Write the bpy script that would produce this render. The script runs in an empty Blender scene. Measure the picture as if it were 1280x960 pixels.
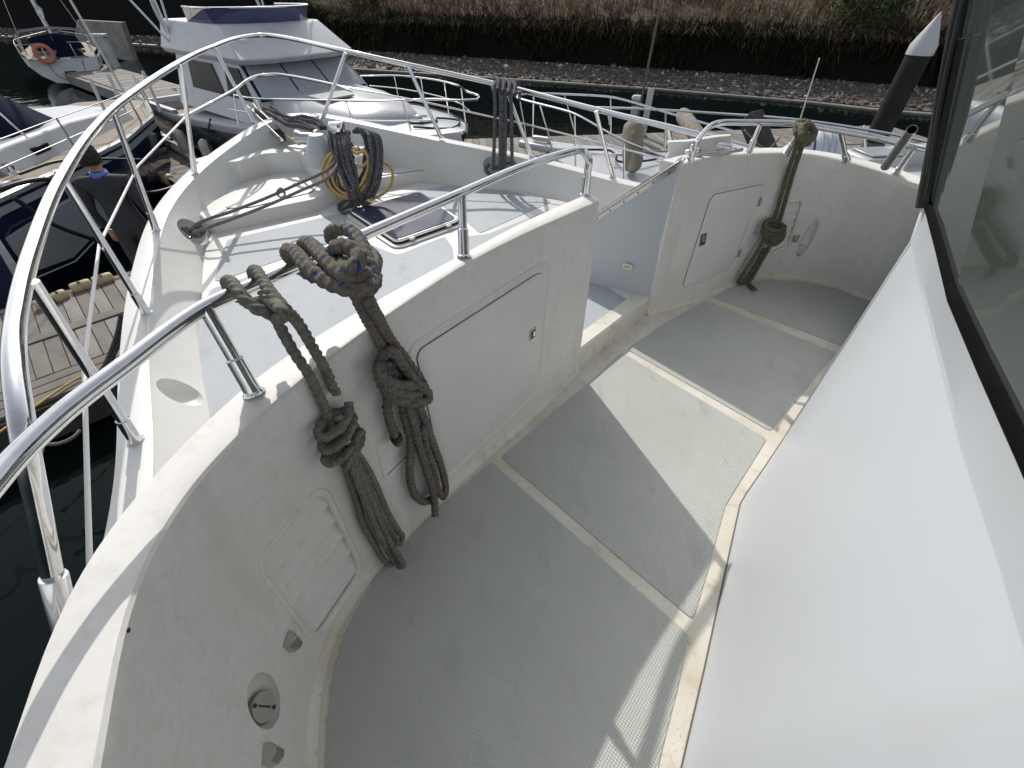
import bpy, bmesh, math, random
import numpy as np
from mathutils import Vector, Matrix
from mathutils.bvhtree import BVHTree
random.seed(7); rng = np.random.default_rng(7)
R = math.radians
scn = bpy.context.scene
COL = scn.collection
# ------------------------------------------------------------------ camera
H = 1.6; FPX = 540.0; PITCH = R(43)
cd = bpy.data.cameras.new('camera'); cam = bpy.data.objects.new('camera', cd); COL.objects.link(cam)
cam.location = (0, 0, H); cam.rotation_euler = (R(90) - PITCH, 0, 0)
cd.sensor_width = 36; cd.lens = 36 * FPX / 1280; cd.clip_start = .02; cd.clip_end = 600
scn.camera = cam
# ------------------------------------------------------------------ light
SUN_EL = R(38.7); SUN_DIR = Vector((-.372 * math.cos(SUN_EL), .928 * math.cos(SUN_EL), math.sin(SUN_EL))).normalized()
w = bpy.data.worlds.new('World'); scn.world = w; w.use_nodes = True
nt = w.node_tree; sky = nt.nodes.new('ShaderNodeTexSky'); sky.sky_type = 'NISHITA'; sky.sun_disc = False
sky.sun_elevation = SUN_EL; sky.sun_rotation = math.atan2(SUN_DIR.x, SUN_DIR.y)
sky.air_density = 1.0; sky.dust_density = 1.5
hs_ = nt.nodes.new('ShaderNodeHueSaturation'); hs_.inputs['Saturation'].default_value = .36
nt.links.new(sky.outputs[0], hs_.inputs['Color']); nt.links.new(hs_.outputs[0], nt.nodes['Background'].inputs[0]); nt.nodes['Background'].inputs[1].default_value = .15
sl = bpy.data.lights.new('sun', 'SUN'); sl.energy = 3.0; sl.angle = R(.5); sl.color = (1, .95, .885)
so = bpy.data.objects.new('sun', sl); COL.objects.link(so); so.rotation_euler = SUN_DIR.to_track_quat('Z', 'Y').to_euler()
scn.view_settings.view_transform = 'Standard'; scn.view_settings.look = 'None'
scn.view_settings.exposure = .2; scn.view_settings.gamma = 1
scn.cycles.max_bounces = 8; scn.cycles.blur_glossy = .5; scn.cycles.use_denoising = True
# ------------------------------------------------------------------ measuring helpers: a sight line from the photo's viewpoint to a real height / plan point
CP, SP = math.cos(PITCH), math.sin(PITCH)
def ray(px, py):
    r = (px - 640) / FPX; u = (480 - py) / FPX
    return Vector((r, u * SP + CP, u * CP - SP))
def PZ(px, py, z):
    d = ray(px, py); k = (z - H) / d.z; return Vector((d.x * k, d.y * k, z))
def PY(px, py, Y):
    d = ray(px, py); k = Y / d.y; return Vector((d.x * k, Y, H + d.z * k))
def PD(px, py, dep):
    return Vector((0, 0, H)) + ray(px, py) * dep
# ------------------------------------------------------------------ object helpers
def tag(o, label=None, cat=None, group=None, kind=None):
    if label: o['label'] = label
    if cat: o['category'] = cat
    if group: o['group'] = group
    if kind: o['kind'] = kind
    return o
def thing(name, label, cat, loc=(0, 0, 0), group=None):
    o = bpy.data.objects.new(name, None); COL.objects.link(o); o.location = loc
    o.empty_display_size = .1
    bpy.context.view_layer.update()
    return tag(o, label, cat, group)
def link(name, me, mat=None, parent=None):
    o = bpy.data.objects.new(name, me); COL.objects.link(o)
    if mat is not None and not me.materials: me.materials.append(mat)
    if parent is not None:
        o.parent = parent; o.matrix_parent_inverse = world_of(parent).inverted()
    return o
def world_of(o):
    m = o.matrix_basis.copy() if o.parent is None else world_of(o.parent) @ o.matrix_parent_inverse @ o.matrix_basis
    return m
def fin(name, bm, mat=None, parent=None, smooth=False, angle=None, bevel=0, seg=2):
    bmesh.ops.recalc_face_normals(bm, faces=bm.faces[:])
    me = bpy.data.meshes.new(name); bm.to_mesh(me); bm.free()
    if smooth or angle:
        me.polygons.foreach_set('use_smooth', [True] * len(me.polygons))
        if angle: me.set_sharp_from_angle(angle=R(angle))
    o = link(name, me, mat, parent)
    if bevel:
        m = o.modifiers.new('b', 'BEVEL'); m.width = bevel; m.segments = seg; m.limit_method = 'ANGLE'; m.angle_limit = R(35)
        m.harden_normals = False
        me.polygons.foreach_set('use_smooth', [True] * len(me.polygons)); me.set_sharp_from_angle(angle=R(50))
    return o
def V3(p, z=None):
    return Vector((p[0], p[1], p[2] if z is None else z))
def poly(bm, pts):
    vs = [bm.verts.new(p) for p in pts]; return bm.faces.new(vs)
def prism(bm, pts, dv):
    pts = [Vector(p) for p in pts]; dv = Vector(dv)
    """closed solid: pts polygon, extruded by vector dv"""
    a = [bm.verts.new(p) for p in pts]; b = [bm.verts.new(Vector(p) + Vector(dv)) for p in pts]
    n = len(a); bm.faces.new(a); bm.faces.new(b[::-1])
    for i in range(n): bm.faces.new((a[i], b[i], b[(i + 1) % n], a[(i + 1) % n]))
def boxo(bm, c, size, rot=None):
    M = Matrix.Translation(c) @ (rot.to_4x4() if rot is not None else Matrix.Identity(4)) @ Matrix.Diagonal((*size, 1))
    bmesh.ops.create_cube(bm, size=1, matrix=M)
def catmull(P, ds, closed=False):
    P = [Vector(p) for p in P]; n = len(P); out = []
    rng_ = range(n if closed else n - 1)
    for i in rng_:
        p1, p2 = P[i], P[(i + 1) % n]
        p0 = P[i - 1] if (i > 0 or closed) else p1 * 2 - p2
        p3 = P[(i + 2) % n] if (i + 2 < n or closed) else p2 * 2 - p1
        L = (p2 - p1).length; m = max(1, int(L / ds))
        # centripetal-ish tangents
        t1 = (p2 - p0) * (L / max(1e-6, (p1 - p0).length + L)); t2 = (p3 - p1) * (L / max(1e-6, (p3 - p2).length + L))
        for k in range(m):
            t = k / m; a = t * t; b = a * t
            out.append(p1 * (2 * b - 3 * a + 1) + t1 * (b - 2 * a + t) + p2 * (3 * a - 2 * b) + t2 * (b - a))
    if not closed: out.append(P[-1])
    return out
def sweep(bm, pts, r, seg=12, closed=False, disp=None, uv=None, cap=True):
    """tube round a dense point list, parallel-transport frame; r number or function(i/n)"""
    n = len(pts); rings = []; s = 0
    T = []
    for i in range(n):
        a = pts[i - 1] if (i > 0 or closed) else pts[i]; b = pts[(i + 1) % n] if (i < n - 1 or closed) else pts[i]
        t = (b - a); T.append(t.normalized() if t.length > 1e-9 else (T[-1] if T else Vector((0, 0, 1))))
    up = Vector((0, 0, 1)) if abs(T[0].z) < .9 else Vector((1, 0, 0))
    N = (up - T[0] * up.dot(T[0])).normalized()
    for i in range(n):
        if i:
            s += (pts[i] - pts[i - 1]).length
            N = (N - T[i] * N.dot(T[i]));
            N = N.normalized() if N.length > 1e-6 else up
        B = T[i].cross(N); rr = r(i / (n - 1)) if callable(r) else r
        ring = []
        for k in range(seg):
            a = 2 * math.pi * k / seg; q = rr * (disp(a, s, rr) if disp else 1)
            ring.append(bm.verts.new(pts[i] + (N * math.cos(a) + B * math.sin(a)) * q))
        rings.append((ring, s))
    uvl = bm.loops.layers.uv.verify() if uv else None
    m = n if closed else n - 1
    for i in range(m):
        A, sa = rings[i]; Bq, sb = rings[(i + 1) % n]
        if closed and i == n - 1: sb = sa + (pts[0] - pts[-1]).length
        for k in range(seg):
            f = bm.faces.new((A[k], A[(k + 1) % seg], Bq[(k + 1) % seg], Bq[k]))
            if uvl:
                for l, (u, v) in zip(f.loops, ((k / seg, sa), ((k + 1) / seg, sa), ((k + 1) / seg, sb), (k / seg, sb))): l[uvl].uv = (u, v)
    if cap and not closed:
        bm.faces.new(rings[0][0][::-1]); bm.faces.new(rings[-1][0])
def tube(name, P, r, mat, parent=None, ds=.02, seg=14, smooth_path=True, closed=False):
    bm = bmesh.new(); sweep(bm, catmull(P, ds, closed) if smooth_path else [Vector(p) for p in P], r, seg, closed)
    return fin(name, bm, mat, parent, angle=40)
def lathe(bm, prof, seg=20, M=Matrix.Identity(4)):
    rings = []
    for r_, z_ in prof:
        rings.append([bm.verts.new(M @ Vector((r_ * math.cos(2 * math.pi * k / seg), r_ * math.sin(2 * math.pi * k / seg), z_))) for k in range(seg)])
    for a, b in zip(rings, rings[1:]):
        for k in range(seg): bm.faces.new((a[k], a[(k + 1) % seg], b[(k + 1) % seg], b[k]))
    bm.faces.new(rings[0][::-1]); bm.faces.new(rings[-1])
def along(a, b):
    d = Vector(b) - Vector(a); return Matrix.Translation(a) @ d.to_track_quat('Z', 'Y').to_matrix().to_4x4()
def rope_disp(n=3, pitch=3.4, amp=.2):
    def f(a, s, r):
        k = 2 * math.pi / (pitch * r)
        return 1 + amp * (math.sin(n * a + k * s) * math.sin(n * a - k * s)) + .03 * math.sin(2 * a + s * 60)
    return f
def twist_disp(n=3, pitch=6.0, amp=.24):
    def f(a, s, r):
        return 1 - amp * 1.2 + amp * 2 * abs(math.cos(.5 * (n * a + 2 * math.pi * n * s / (pitch * r)))) ** .7
    return f
def rope(name, P, r, mat, parent=None, kind='braid', seg=18, ds=None, jit=0, closed=False):
    P = [Vector(p) for p in P]
    if jit: P = [p + Vector((random.uniform(-jit, jit), random.uniform(-jit, jit), random.uniform(-jit, jit))) for p in P]
    pts = catmull(P, ds or r * .3, closed)
    bm = bmesh.new(); sweep(bm, pts, r, seg, closed, rope_disp() if kind == 'braid' else (twist_disp() if kind == 'twist' else None), uv=True)
    return fin(name, bm, mat, parent, smooth=True)
# ------------------------------------------------------------------ materials
MATS = {}
def mat(name, col=(.8, .8, .8), rough=.5, metal=0, spec=.5, noise=None, bump=None, ior=None, coat=0, trans=0):
    """noise: (scale, colour2, low, high[, detail]) ; bump: (scale, strength, distance)"""
    m = bpy.data.materials.new(name); m.use_nodes = True; t = m.node_tree; b = t.nodes['Principled BSDF']
    b.inputs['Base Color'].default_value = (*col, 1); b.inputs['Roughness'].default_value = rough
    b.inputs['Metallic'].default_value = metal; b.inputs['Specular IOR Level'].default_value = spec
    if ior: b.inputs['IOR'].default_value = ior
    if coat: b.inputs['Coat Weight'].default_value = coat; b.inputs['Coat Roughness'].default_value = .08
    if trans: b.inputs['Transmission Weight'].default_value = trans
    tc = t.nodes.new('ShaderNodeTexCoord')
    last = None
    for nz in (noise if isinstance(noise, list) else [noise] if noise else []):
        n = t.nodes.new('ShaderNodeTexNoise'); n.inputs['Scale'].default_value = nz[0]; n.inputs['Detail'].default_value = nz[4] if len(nz) > 4 else 5
        n.inputs['Roughness'].default_value = .6
        if len(nz) > 5:
            mp = t.nodes.new('ShaderNodeMapping'); mp.inputs['Scale'].default_value = nz[5]; t.links.new(tc.outputs['Object'], mp.inputs[0]); t.links.new(mp.outputs[0], n.inputs[0])
        else: t.links.new(tc.outputs['Object'], n.inputs['Vector'])
        cr = t.nodes.new('ShaderNodeMapRange'); cr.inputs[1].default_value = nz[2]; cr.inputs[2].default_value = nz[3]
        t.links.new(n.outputs[0], cr.inputs[0])
        mx = t.nodes.new('ShaderNodeMix'); mx.data_type = 'RGBA'; t.links.new(cr.outputs[0], mx.inputs[0])
        if last is None: mx.inputs[6].default_value = (*col, 1)
        else: t.links.new(last, mx.inputs[6])
        mx.inputs[7].default_value = (*nz[1], 1); last = mx.outputs[2]
    if last is not None: t.links.new(last, b.inputs['Base Color'])
    if bump:
        n = t.nodes.new('ShaderNodeTexNoise'); n.inputs['Scale'].default_value = bump[0]; n.inputs['Detail'].default_value = 4
        t.links.new(tc.outputs['Object'], n.inputs['Vector'])
        bp = t.nodes.new('ShaderNodeBump'); bp.inputs['Strength'].default_value = bump[1]; bp.inputs['Distance'].default_value = bump[2]
        t.links.new(n.outputs[0], bp.inputs['Height']); t.links.new(bp.outputs[0], b.inputs['Normal'])
    MATS[name] = m; return m
GEL = mat('gelcoat', (.67, .665, .635), .38, noise=[(2.2, (.61, .60, .565), .45, .75), (14, (.56, .545, .505), .66, .9, 6), (260, (.42, .41, .38), .70, .80, 2)], bump=(60, .05, .002))
GELW = mat('gelcoat_weathered', (.70, .69, .655), .5, noise=[(2.2, (.635, .62, .58), .40, .66, 9), (8, (.53, .515, .47), .54, .85, 10, (1, 1, .3)), (35, (.60, .585, .54), .5, .75, 8), (220, (.36, .35, .31), .68, .78, 3)], bump=(90, .12, .002))
GELC = mat('gelcoat_cabin', (.475, .50, .525), .36, noise=[(1.3, (.445, .465, .48), .4, .7), (5, (.42, .43, .435), .62, .9, 8, (1, 1, .25))], bump=(6, .04, .006))
GUT = mat('gutter_stained', (.68, .655, .575), .6, noise=[(4, (.56, .51, .41), .4, .7, 9), (16, (.42, .36, .26), .56, .8, 10), (120, (.20, .16, .11), .62, .74, 4)], bump=(120, .3, .002))
STEEL = mat('stainless', (.72, .72, .73), .1, 1, noise=[(40, (.60, .58, .54), .5, .8)], bump=(300, .03, .001))
STEELD = mat('stainless_dull', (.50, .49, .47), .2, 1, bump=(200, .1, .001))
BLK = mat('black_rubber', (.015, .015, .016), .55)
GROOVE = mat('seam_dark', (.12, .115, .10), .8)
def nonslip(name, c1, c2, k=560):
    m = mat(name, c1, .62, noise=[(1.6, c2, .35, .72, 8), (12, tuple(x * .82 for x in c2), .56, .85, 9, (1, .35, 1)), (90, tuple(x * .5 for x in c2), .68, .8, 3)])
    t = m.node_tree; b = t.nodes['Principled BSDF']; tc = [n for n in t.nodes if n.type == 'TEX_COORD'][0]
    mp = t.nodes.new('ShaderNodeMapping'); mp.inputs['Rotation'].default_value = (0, 0, R(-4)); mp.inputs['Scale'].default_value = (k, k, k)
    t.links.new(tc.outputs['Object'], mp.inputs[0]); sx = t.nodes.new('ShaderNodeSeparateXYZ'); t.links.new(mp.outputs[0], sx.inputs[0])
    a = t.nodes.new('ShaderNodeMath'); a.operation = 'SINE'; t.links.new(sx.outputs[0], a.inputs[0])
    c = t.nodes.new('ShaderNodeMath'); c.operation = 'SINE'; t.links.new(sx.outputs[1], c.inputs[0])
    p = t.nodes.new('ShaderNodeMath'); p.operation = 'MULTIPLY'; t.links.new(a.outputs[0], p.inputs[0]); t.links.new(c.outputs[0], p.inputs[1])
    bp = t.nodes.new('ShaderNodeBump'); bp.inputs['Strength'].default_value = .75; bp.inputs['Distance'].default_value = .0012
    t.links.new(p.outputs[0], bp.inputs['Height']); t.links.new(bp.outputs[0], b.inputs['Normal'])
    # base colour goes darker in the low spots between the studs
    src = b.inputs['Base Color'].links[0].from_socket
    mr = t.nodes.new('ShaderNodeMapRange'); mr.inputs[1].default_value = -.2; mr.inputs[2].default_value = -.9; mr.inputs[3].default_value = 0; mr.inputs[4].default_value = .45
    t.links.new(p.outputs[0], mr.inputs[0]); mx = t.nodes.new('ShaderNodeMix'); mx.data_type = 'RGBA'; t.links.new(mr.outputs[0], mx.inputs[0])
    t.links.new(src, mx.inputs[6]); mx.inputs[7].default_value = (c2[0] * .55, c2[1] * .55, c2[2] * .55, 1); t.links.new(mx.outputs[2], b.inputs['Base Color'])
    return m
NS = nonslip('nonslip_grey', (.50, .512, .482), (.42, .43, .40))
NSF = nonslip('nonslip_fore', (.45, .48, .505), (.40, .43, .455), 600)
def ropemat(name, c1, c2, fleck=None, fleck2=None, dirt=(.06, .055, .045)):
    m = mat(name, c1, .9, spec=.15, noise=[(90, c2, .4, .65, 6), (500, dirt, .55, .72, 3)], bump=(900, .5, .001))
    t = m.node_tree; b = t.nodes['Principled BSDF']
    uv = t.nodes.new('ShaderNodeUVMap')
    for i, (fc, off) in enumerate(((fleck, 0), (fleck2, .37))):
        if fc is None: continue
        src = b.inputs['Base Color'].links[0].from_socket
        mp = t.nodes.new('ShaderNodeMapping'); mp.inputs['Scale'].default_value = (1, 15, 1); mp.inputs['Location'].default_value = (off, off * 3, 0); t.links.new(uv.outputs[0], mp.inputs[0])
        s = t.nodes.new('ShaderNodeSeparateXYZ'); t.links.new(mp.outputs[0], s.inputs[0])
        ad = t.nodes.new('ShaderNodeMath'); ad.operation = 'ADD'; t.links.new(s.outputs[0], ad.inputs[0]); t.links.new(s.outputs[1], ad.inputs[1])
        fr = t.nodes.new('ShaderNodeMath'); fr.operation = 'FRACT'; t.links.new(ad.outputs[0], fr.inputs[0])
        l1 = t.nodes.new('ShaderNodeMath'); l1.operation = 'LESS_THAN'; l1.inputs[1].default_value = .10; t.links.new(fr.outputs[0], l1.inputs[0])
        sb = t.nodes.new('ShaderNodeMath'); sb.operation = 'SUBTRACT'; t.links.new(s.outputs[1], sb.inputs[0]); t.links.new(s.outputs[0], sb.inputs[1])
        f2 = t.nodes.new('ShaderNodeMath'); f2.operation = 'FRACT'; t.links.new(sb.outputs[0], f2.inputs[0])
        l2 = t.nodes.new('ShaderNodeMath'); l2.operation = 'LESS_THAN'; l2.inputs[1].default_value = .34; t.links.new(f2.outputs[0], l2.inputs[0])
        mu = t.nodes.new('ShaderNodeMath'); mu.operation = 'MULTIPLY'; t.links.new(l1.outputs[0], mu.inputs[0]); t.links.new(l2.outputs[0], mu.inputs[1])
        mx = t.nodes.new('ShaderNodeMix'); mx.data_type = 'RGBA'; t.links.new(mu.outputs[0], mx.inputs[0]); t.links.new(src, mx.inputs[6]); mx.inputs[7].default_value = (*fc, 1)
        t.links.new(mx.outputs[2], b.inputs['Base Color'])
    return m
ROPE1 = ropemat('rope_grey', (.20, .195, .17), (.105, .10, .085))
ROPE2 = ropemat('rope_blue_fleck', (.18, .165, .14), (.09, .08, .065), (.015, .06, .20), (.17, .10, .085))
ROPE3 = ropemat('rope_olive', (.15, .14, .095), (.09, .085, .055))
ROPED = ropemat('rope_dark', (.15, .15, .155), (.05, .05, .055), (.04, .05, .09))
ROPEM = ropemat('rope_mooring', (.22, .215, .20), (.10, .10, .095))
ROPEW = mat('lifeline_white', (.72, .72, .70), .5)
HOSE = mat('hose_tan', (.52, .34, .13), .45, noise=[(30, (.36, .23, .09), .45, .7)])
# ------------------------------------------------------------------ polyline tools for the yacht's plan curves
def resample(P, n):
    P = [Vector(p) for p in P]; L = [0]
    for a, b in zip(P, P[1:]): L.append(L[-1] + (b - a).length)
    out = []
    for i in range(n):
        s = L[-1] * i / (n - 1); k = max(j for j in range(len(P) - 1) if L[j] <= s + 1e-9)
        t = (s - L[k]) / max(1e-9, L[k + 1] - L[k]); out.append(P[k].lerp(P[k + 1], min(1, t)))
    return out
def smoothline(P, n, it=14):
    L = resample(catmull(P, .01), n)
    for _ in range(it if n >= 90 else 0): L = [L[0]] + [L[i] * .5 + (L[i - 1] + L[i + 1]) * .25 for i in range(1, n - 1)] + [L[-1]]
    return L
def offs(P, d):
    out = []
    for i, p in enumerate(P):
        a = P[max(0, i - 1)]; b = P[min(len(P) - 1, i + 1)]; t = b - a; t.z = 0; t.normalize()
        out.append(p + Vector((-t.y, t.x, 0)) * d)
    return out
def loft(bm, cols, close=False, ends=True):
    """cols: list of equally long point lists; consecutive lists are bridged"""
    V = [[bm.verts.new(p) for p in c] for c in cols]; m = len(cols[0])
    rows = len(V) if close else len(V) - 1
    for j in range(rows):
        A, B = V[j], V[(j + 1) % len(V)]
        for i in range(m - 1): bm.faces.new((A[i], A[i + 1], B[i + 1], B[i]))
    if close and ends:
        bm.faces.new([v[0] for v in V]); bm.faces.new([v[-1] for v in V][::-1])

# ================================================================== THE YACHT WE STAND ON
yacht = thing('motor_yacht', 'white motor yacht in the foreground seen from its side deck, chrome rails round the bow', 'motor yacht', (-.4, 2.2, -1.65))
def pzl(L, z): return [PZ(a, b, z) for a, b in L]
# ---- bridge wall, port side of the gate
capO = [Vector((-.10, -1.05, .93)), Vector((-.42, -.5, .93))] + pzl([(5, 960), (41, 807), (72, 747), (125, 660), (200, 582), (300, 482), (400, 415), (490, 363), (580, 316), (650, 278), (735, 241)], .93)
capI = [Vector((.02, -1.0, .93)), Vector((-.30, -.45, .93))] + pzl([(128, 960), (137, 807), (150, 766), (197, 660), (250, 590), (320, 522), (420, 440), (500, 383), (590, 325), (660, 290), (749, 251)], .93)
base = [Vector((.00, -1.0, 0)), Vector((-.34, -.42, 0))] + pzl([(385, 960), (392, 850), (430, 755), (500, 675), (560, 612), (600, 575), (680, 505), (722, 462)], 0)
N = 90
capO_, capI_, base_ = smoothline(capO, N), smoothline(capI, N), smoothline(base, N)
def wallcols(cO, cI, b, ztop, zin=-.04, zout=-.2, zc=.6):
    c = []
    def row(P, z): return [Vector((p.x, p.y, (z[i] if isinstance(z, list) else z))) for i, p in enumerate(P)]
    zt = ztop if isinstance(ztop, list) else [ztop] * len(cO)
    I2 = [a.lerp(o, .12) for a, o in zip(cI, cO)]; O2 = [o.lerp(a, .12) for a, o in zip(cI, cO)]
    lo = [Vector((a.x, a.y, 0)).lerp(Vector((q.x, q.y, 0)), .25) for a, q in zip(cI, b)]
    c.append(row(b, zin)); c.append(row(b, .06)); c.append(row(b, zc)); c.append(row(lo, [z - .12 for z in zt])); c.append(row(cI, [z - .03 for z in zt]))
    c.append(row(cI, [z - .008 for z in zt])); c.append(row([a.lerp(o, .05) for a, o in zip(cI, cO)], [z - .002 for z in zt])); c.append(row(I2, zt)); c.append(row(O2, zt)); c.append(row([o.lerp(a, .04) for a, o in zip(cI, cO)], [z - .003 for z in zt]))
    c.append(row(cO, [z - .012 for z in zt])); c.append(row(cO, zout))
    return c
def bvh_of(o):
    me = o.data; M = world_of(o); return BVHTree.FromPolygons([M @ v.co for v in me.vertices], [list(p.vertices) for p in me.polygons])
def carve(o, cutters):
    """dish-shaped recesses cut from a moulded part; cutters: (centre, (rx,ry,rz), direction)"""
    for c, s, d in cutters:
        bm = bmesh.new(); M = Matrix.Translation(c) @ Vector(d).to_track_quat('Z', 'Y').to_matrix().to_4x4() @ Matrix.Diagonal((*s, 1))
        bmesh.ops.create_icosphere(bm, subdivisions=4, radius=1, matrix=M)
        me = bpy.data.meshes.new('c'); bm.to_mesh(me); bm.free(); k = bpy.data.objects.new('c', me); COL.objects.link(k)
        m = o.modifiers.new('x', 'BOOLEAN'); m.object = k; m.operation = 'DIFFERENCE'; m.solver = 'EXACT'
        dg = bpy.context.evaluated_depsgraph_get(); dg.update(); new = bpy.data.meshes.new_from_object(o.evaluated_get(dg), depsgraph=dg)
        if len(new.vertices) > 8:
            old = o.data; o.modifiers.clear(); o.data = new; new.name = old.name; bpy.data.meshes.remove(old)
        else: o.modifiers.clear()
        bpy.data.objects.remove(k); bpy.data.meshes.remove(me)
    me = o.data; me.polygons.foreach_set('use_smooth', [True] * len(me.polygons)); me.set_sharp_from_angle(angle=R(32))
bm = bmesh.new(); loft(bm, wallcols(capO_, capI_, base_, .93), close=True)
bw = fin('bridge_wall', bm, GELW, yacht, angle=32)
BV = bvh_of(bw)
def hit(bv, px, py, off=0.0):
    d = ray(px, py).normalized(); loc, n, i, k = bv.ray_cast(Vector((0, 0, H)), d)
    if loc is None: return None, None
    if n.dot(d) > 0: n = -n
    return loc + n * off, n
def rrect(n=10, r=(.16, .16)):
    """rounded unit square outline in uv"""
    rx, ry = r; out = []
    for cx, cy, a0 in ((1 - rx, ry, -90), (1 - rx, 1 - ry, 0), (rx, 1 - ry, 90), (rx, ry, 180)):
        for k in range(n + 1):
            a = R(a0 + 90 * k / n); out.append((cx + rx * math.cos(a), cy + ry * math.sin(a)))
    return out
def bil(q, u, v):
    a, b, c, d = [Vector(x) for x in q]  # TL TR BR BL
    return (a.lerp(b, u)).lerp(d.lerp(c, u), v)
def dense(o, n=4):
    r = []
    for i in range(len(o)):
        a, b = o[i], o[(i + 1) % len(o)]; L = math.hypot(a[0] - b[0], a[1] - b[1]); m = max(1, int(L / .06))
        r += [(a[0] + (b[0] - a[0]) * k / m, a[1] + (b[1] - a[1]) * k / m) for k in range(m)]
    return r
def on_wall(bv, q, uv, off):
    p = bil(q, *uv); h, n = hit(bv, p.x, p.y, off); return h
def wall_panel(name, bv, q, r, off, edge, mt, par, rings=7, sc=1.0):
    """a slightly proud moulded panel that follows the wall; q = its four corners"""
    o = dense(rrect(8, r)); o = [((u - .5) * sc + .5, (v - .5) * sc + .5) for u, v in o]
    bm = bmesh.new(); prev = None
    levels = [(1.0, edge), (1.0, off * .75), (.985, off)] + [(1 - j / rings, off) for j in range(1, rings)]
    for s, of in levels:
        ring = [bm.verts.new(on_wall(bv, q, ((u - .5) * s + .5, (v - .5) * s + .5), of)) for u, v in o]
        if prev: 
            for i in range(len(ring)): bm.faces.new((prev[i], prev[(i + 1) % len(ring)], ring[(i + 1) % len(ring)], ring[i]))
        prev = ring
    c = bm.verts.new(on_wall(bv, q, (.5, .5), off))
    for i in range(len(prev)): bm.faces.new((prev[i], prev[(i + 1) % len(prev)], c))
    return fin(name, bm, mt, par, angle=40)
def wall_bead(name, bv, q, r, sc, rad, mt, par, flat=.6, off=0):
    o = dense(rrect(8, r)); pts = [on_wall(bv, q, ((u - .5) * sc[0] + .5, (v - .5) * sc[1] + .5), off) for u, v in o]
    bm = bmesh.new(); sweep(bm, pts, rad, 8, closed=True); return fin(name, bm, mt, par, smooth=True)
def latch(bv, px, py, s, par, ang=0):
    p, n = hit(bv, px, py, .009); t = Vector((0, 0, 1)); x = t.cross(n).normalized(); z = n.cross(x)
    M = Matrix((x, z, n)).transposed()
    bm = bmesh.new(); boxo(bm, p, (s * .72, s, .006), M); o = fin('latch', bm, STEELD, par, bevel=.0015)
    bm = bmesh.new(); boxo(bm, p + n * .0035, (s * .5, s * .72, .002), M); fin('latch_recess', bm, BLK, par)
    bm = bmesh.new(); boxo(bm, p + n * .006 + z * s * .05, (s * .3, s * .5, .004), M); fin('latch_handle', bm, STEEL, par, bevel=.001)
dq = [(519, 440), (679, 337), (668, 484), (552, 592)]
door = wall_panel('locker_door', BV, dq, (.07, .07), .007, -.002, GEL, bw)
wall_bead('door_seam', BV, dq, (.07, .07), (1.0, 1.0), .0022, GROOVE, bw, off=.001)
wall_bead('door_frame', BV, dq, (.09, .09), (1.10, 1.13), .009, GELW, bw, off=-.0045)
latch(BV, 664, 416, .052, bw)
def cut_pocket(o, bv, q, r, depth):
    ou = dense(rrect(8, r)); bm = bmesh.new(); rings = []
    for of in (-depth, .02):
        rings.append([[bm.verts.new(on_wall(bv, q, ((u - .5) * s_ + .5, (v - .5) * s_ + .5), of)) for u, v in ou] for s_ in (1, .66, .33)] + [[bm.verts.new(on_wall(bv, q, (.5, .5), of))]])
    m = len(ou)
    for rr in rings:
        for a, b in zip(rr[:3], rr[1:3]):
            for i in range(m): bm.faces.new((a[i], a[(i + 1) % m], b[(i + 1) % m], b[i]))
        for i in range(m): bm.faces.new((rr[2][i], rr[2][(i + 1) % m], rr[3][0]))
    for i in range(m): bm.faces.new((rings[0][0][i], rings[0][0][(i + 1) % m], rings[1][0][(i + 1) % m], rings[1][0][i]))
    bmesh.ops.recalc_face_normals(bm, faces=bm.faces[:])
    me = bpy.data.meshes.new('c'); bm.to_mesh(me); bm.free(); boolean_cut(o, me)
def boolean_cut(o, me):
    k = bpy.data.objects.new('c', me); COL.objects.link(k); m = o.modifiers.new('x', 'BOOLEAN'); m.object = k; m.operation = 'DIFFERENCE'; m.solver = 'EXACT'
    dg = bpy.context.evaluated_depsgraph_get(); dg.update(); new = bpy.data.meshes.new_from_object(o.evaluated_get(dg), depsgraph=dg)
    o.modifiers.clear()
    if len(new.vertices) > 8: old = o.data; o.data = new; bpy.data.meshes.remove(old)
    bpy.data.objects.remove(k); bpy.data.meshes.remove(me)
    me = o.data; me.polygons.foreach_set('use_smooth', [True] * len(me.polygons)); me.set_sharp_from_angle(angle=R(32))
def vent(bv, q, n, par, depth=.026):
    cut_pocket(par, bv, q, (.14, .14), depth)
    wall_bead('vent_frame', bv, q, (.16, .16), (1.09, 1.09), depth * .4, GELW, par, off=-depth * .18)
    for k in range(n):
        v0 = .01 + .98 * k / n; v1 = .01 + .98 * (k + .93) / n
        bm = bmesh.new(); A, B_, C_ = [], [], []
        for j in range(9):
            u = -.01 + 1.02 * j / 8
            A.append(on_wall(bv, q, (u, v0), -depth * .97)); B_.append(on_wall(bv, q, (u, v1), -.0025)); C_.append(on_wall(bv, q, (u, v1 + .012), -depth * .95))
        for i in range(8):
            for P_, Q_ in ((A, B_), (B_, C_)): poly(bm, [P_[i], P_[i + 1], Q_[i + 1], Q_[i]])
        bmesh.ops.remove_doubles(bm, verts=bm.verts[:], dist=1e-5)
        fin('vent_louver', bm, GELW, par, angle=30)
vent(BV, [(325, 705), (402, 612), (450, 712), (393, 797)], 5, bw)
vent(BV, [(471, 552), (499, 524), (512, 568), (482, 597)], 4, bw, .014)
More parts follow.
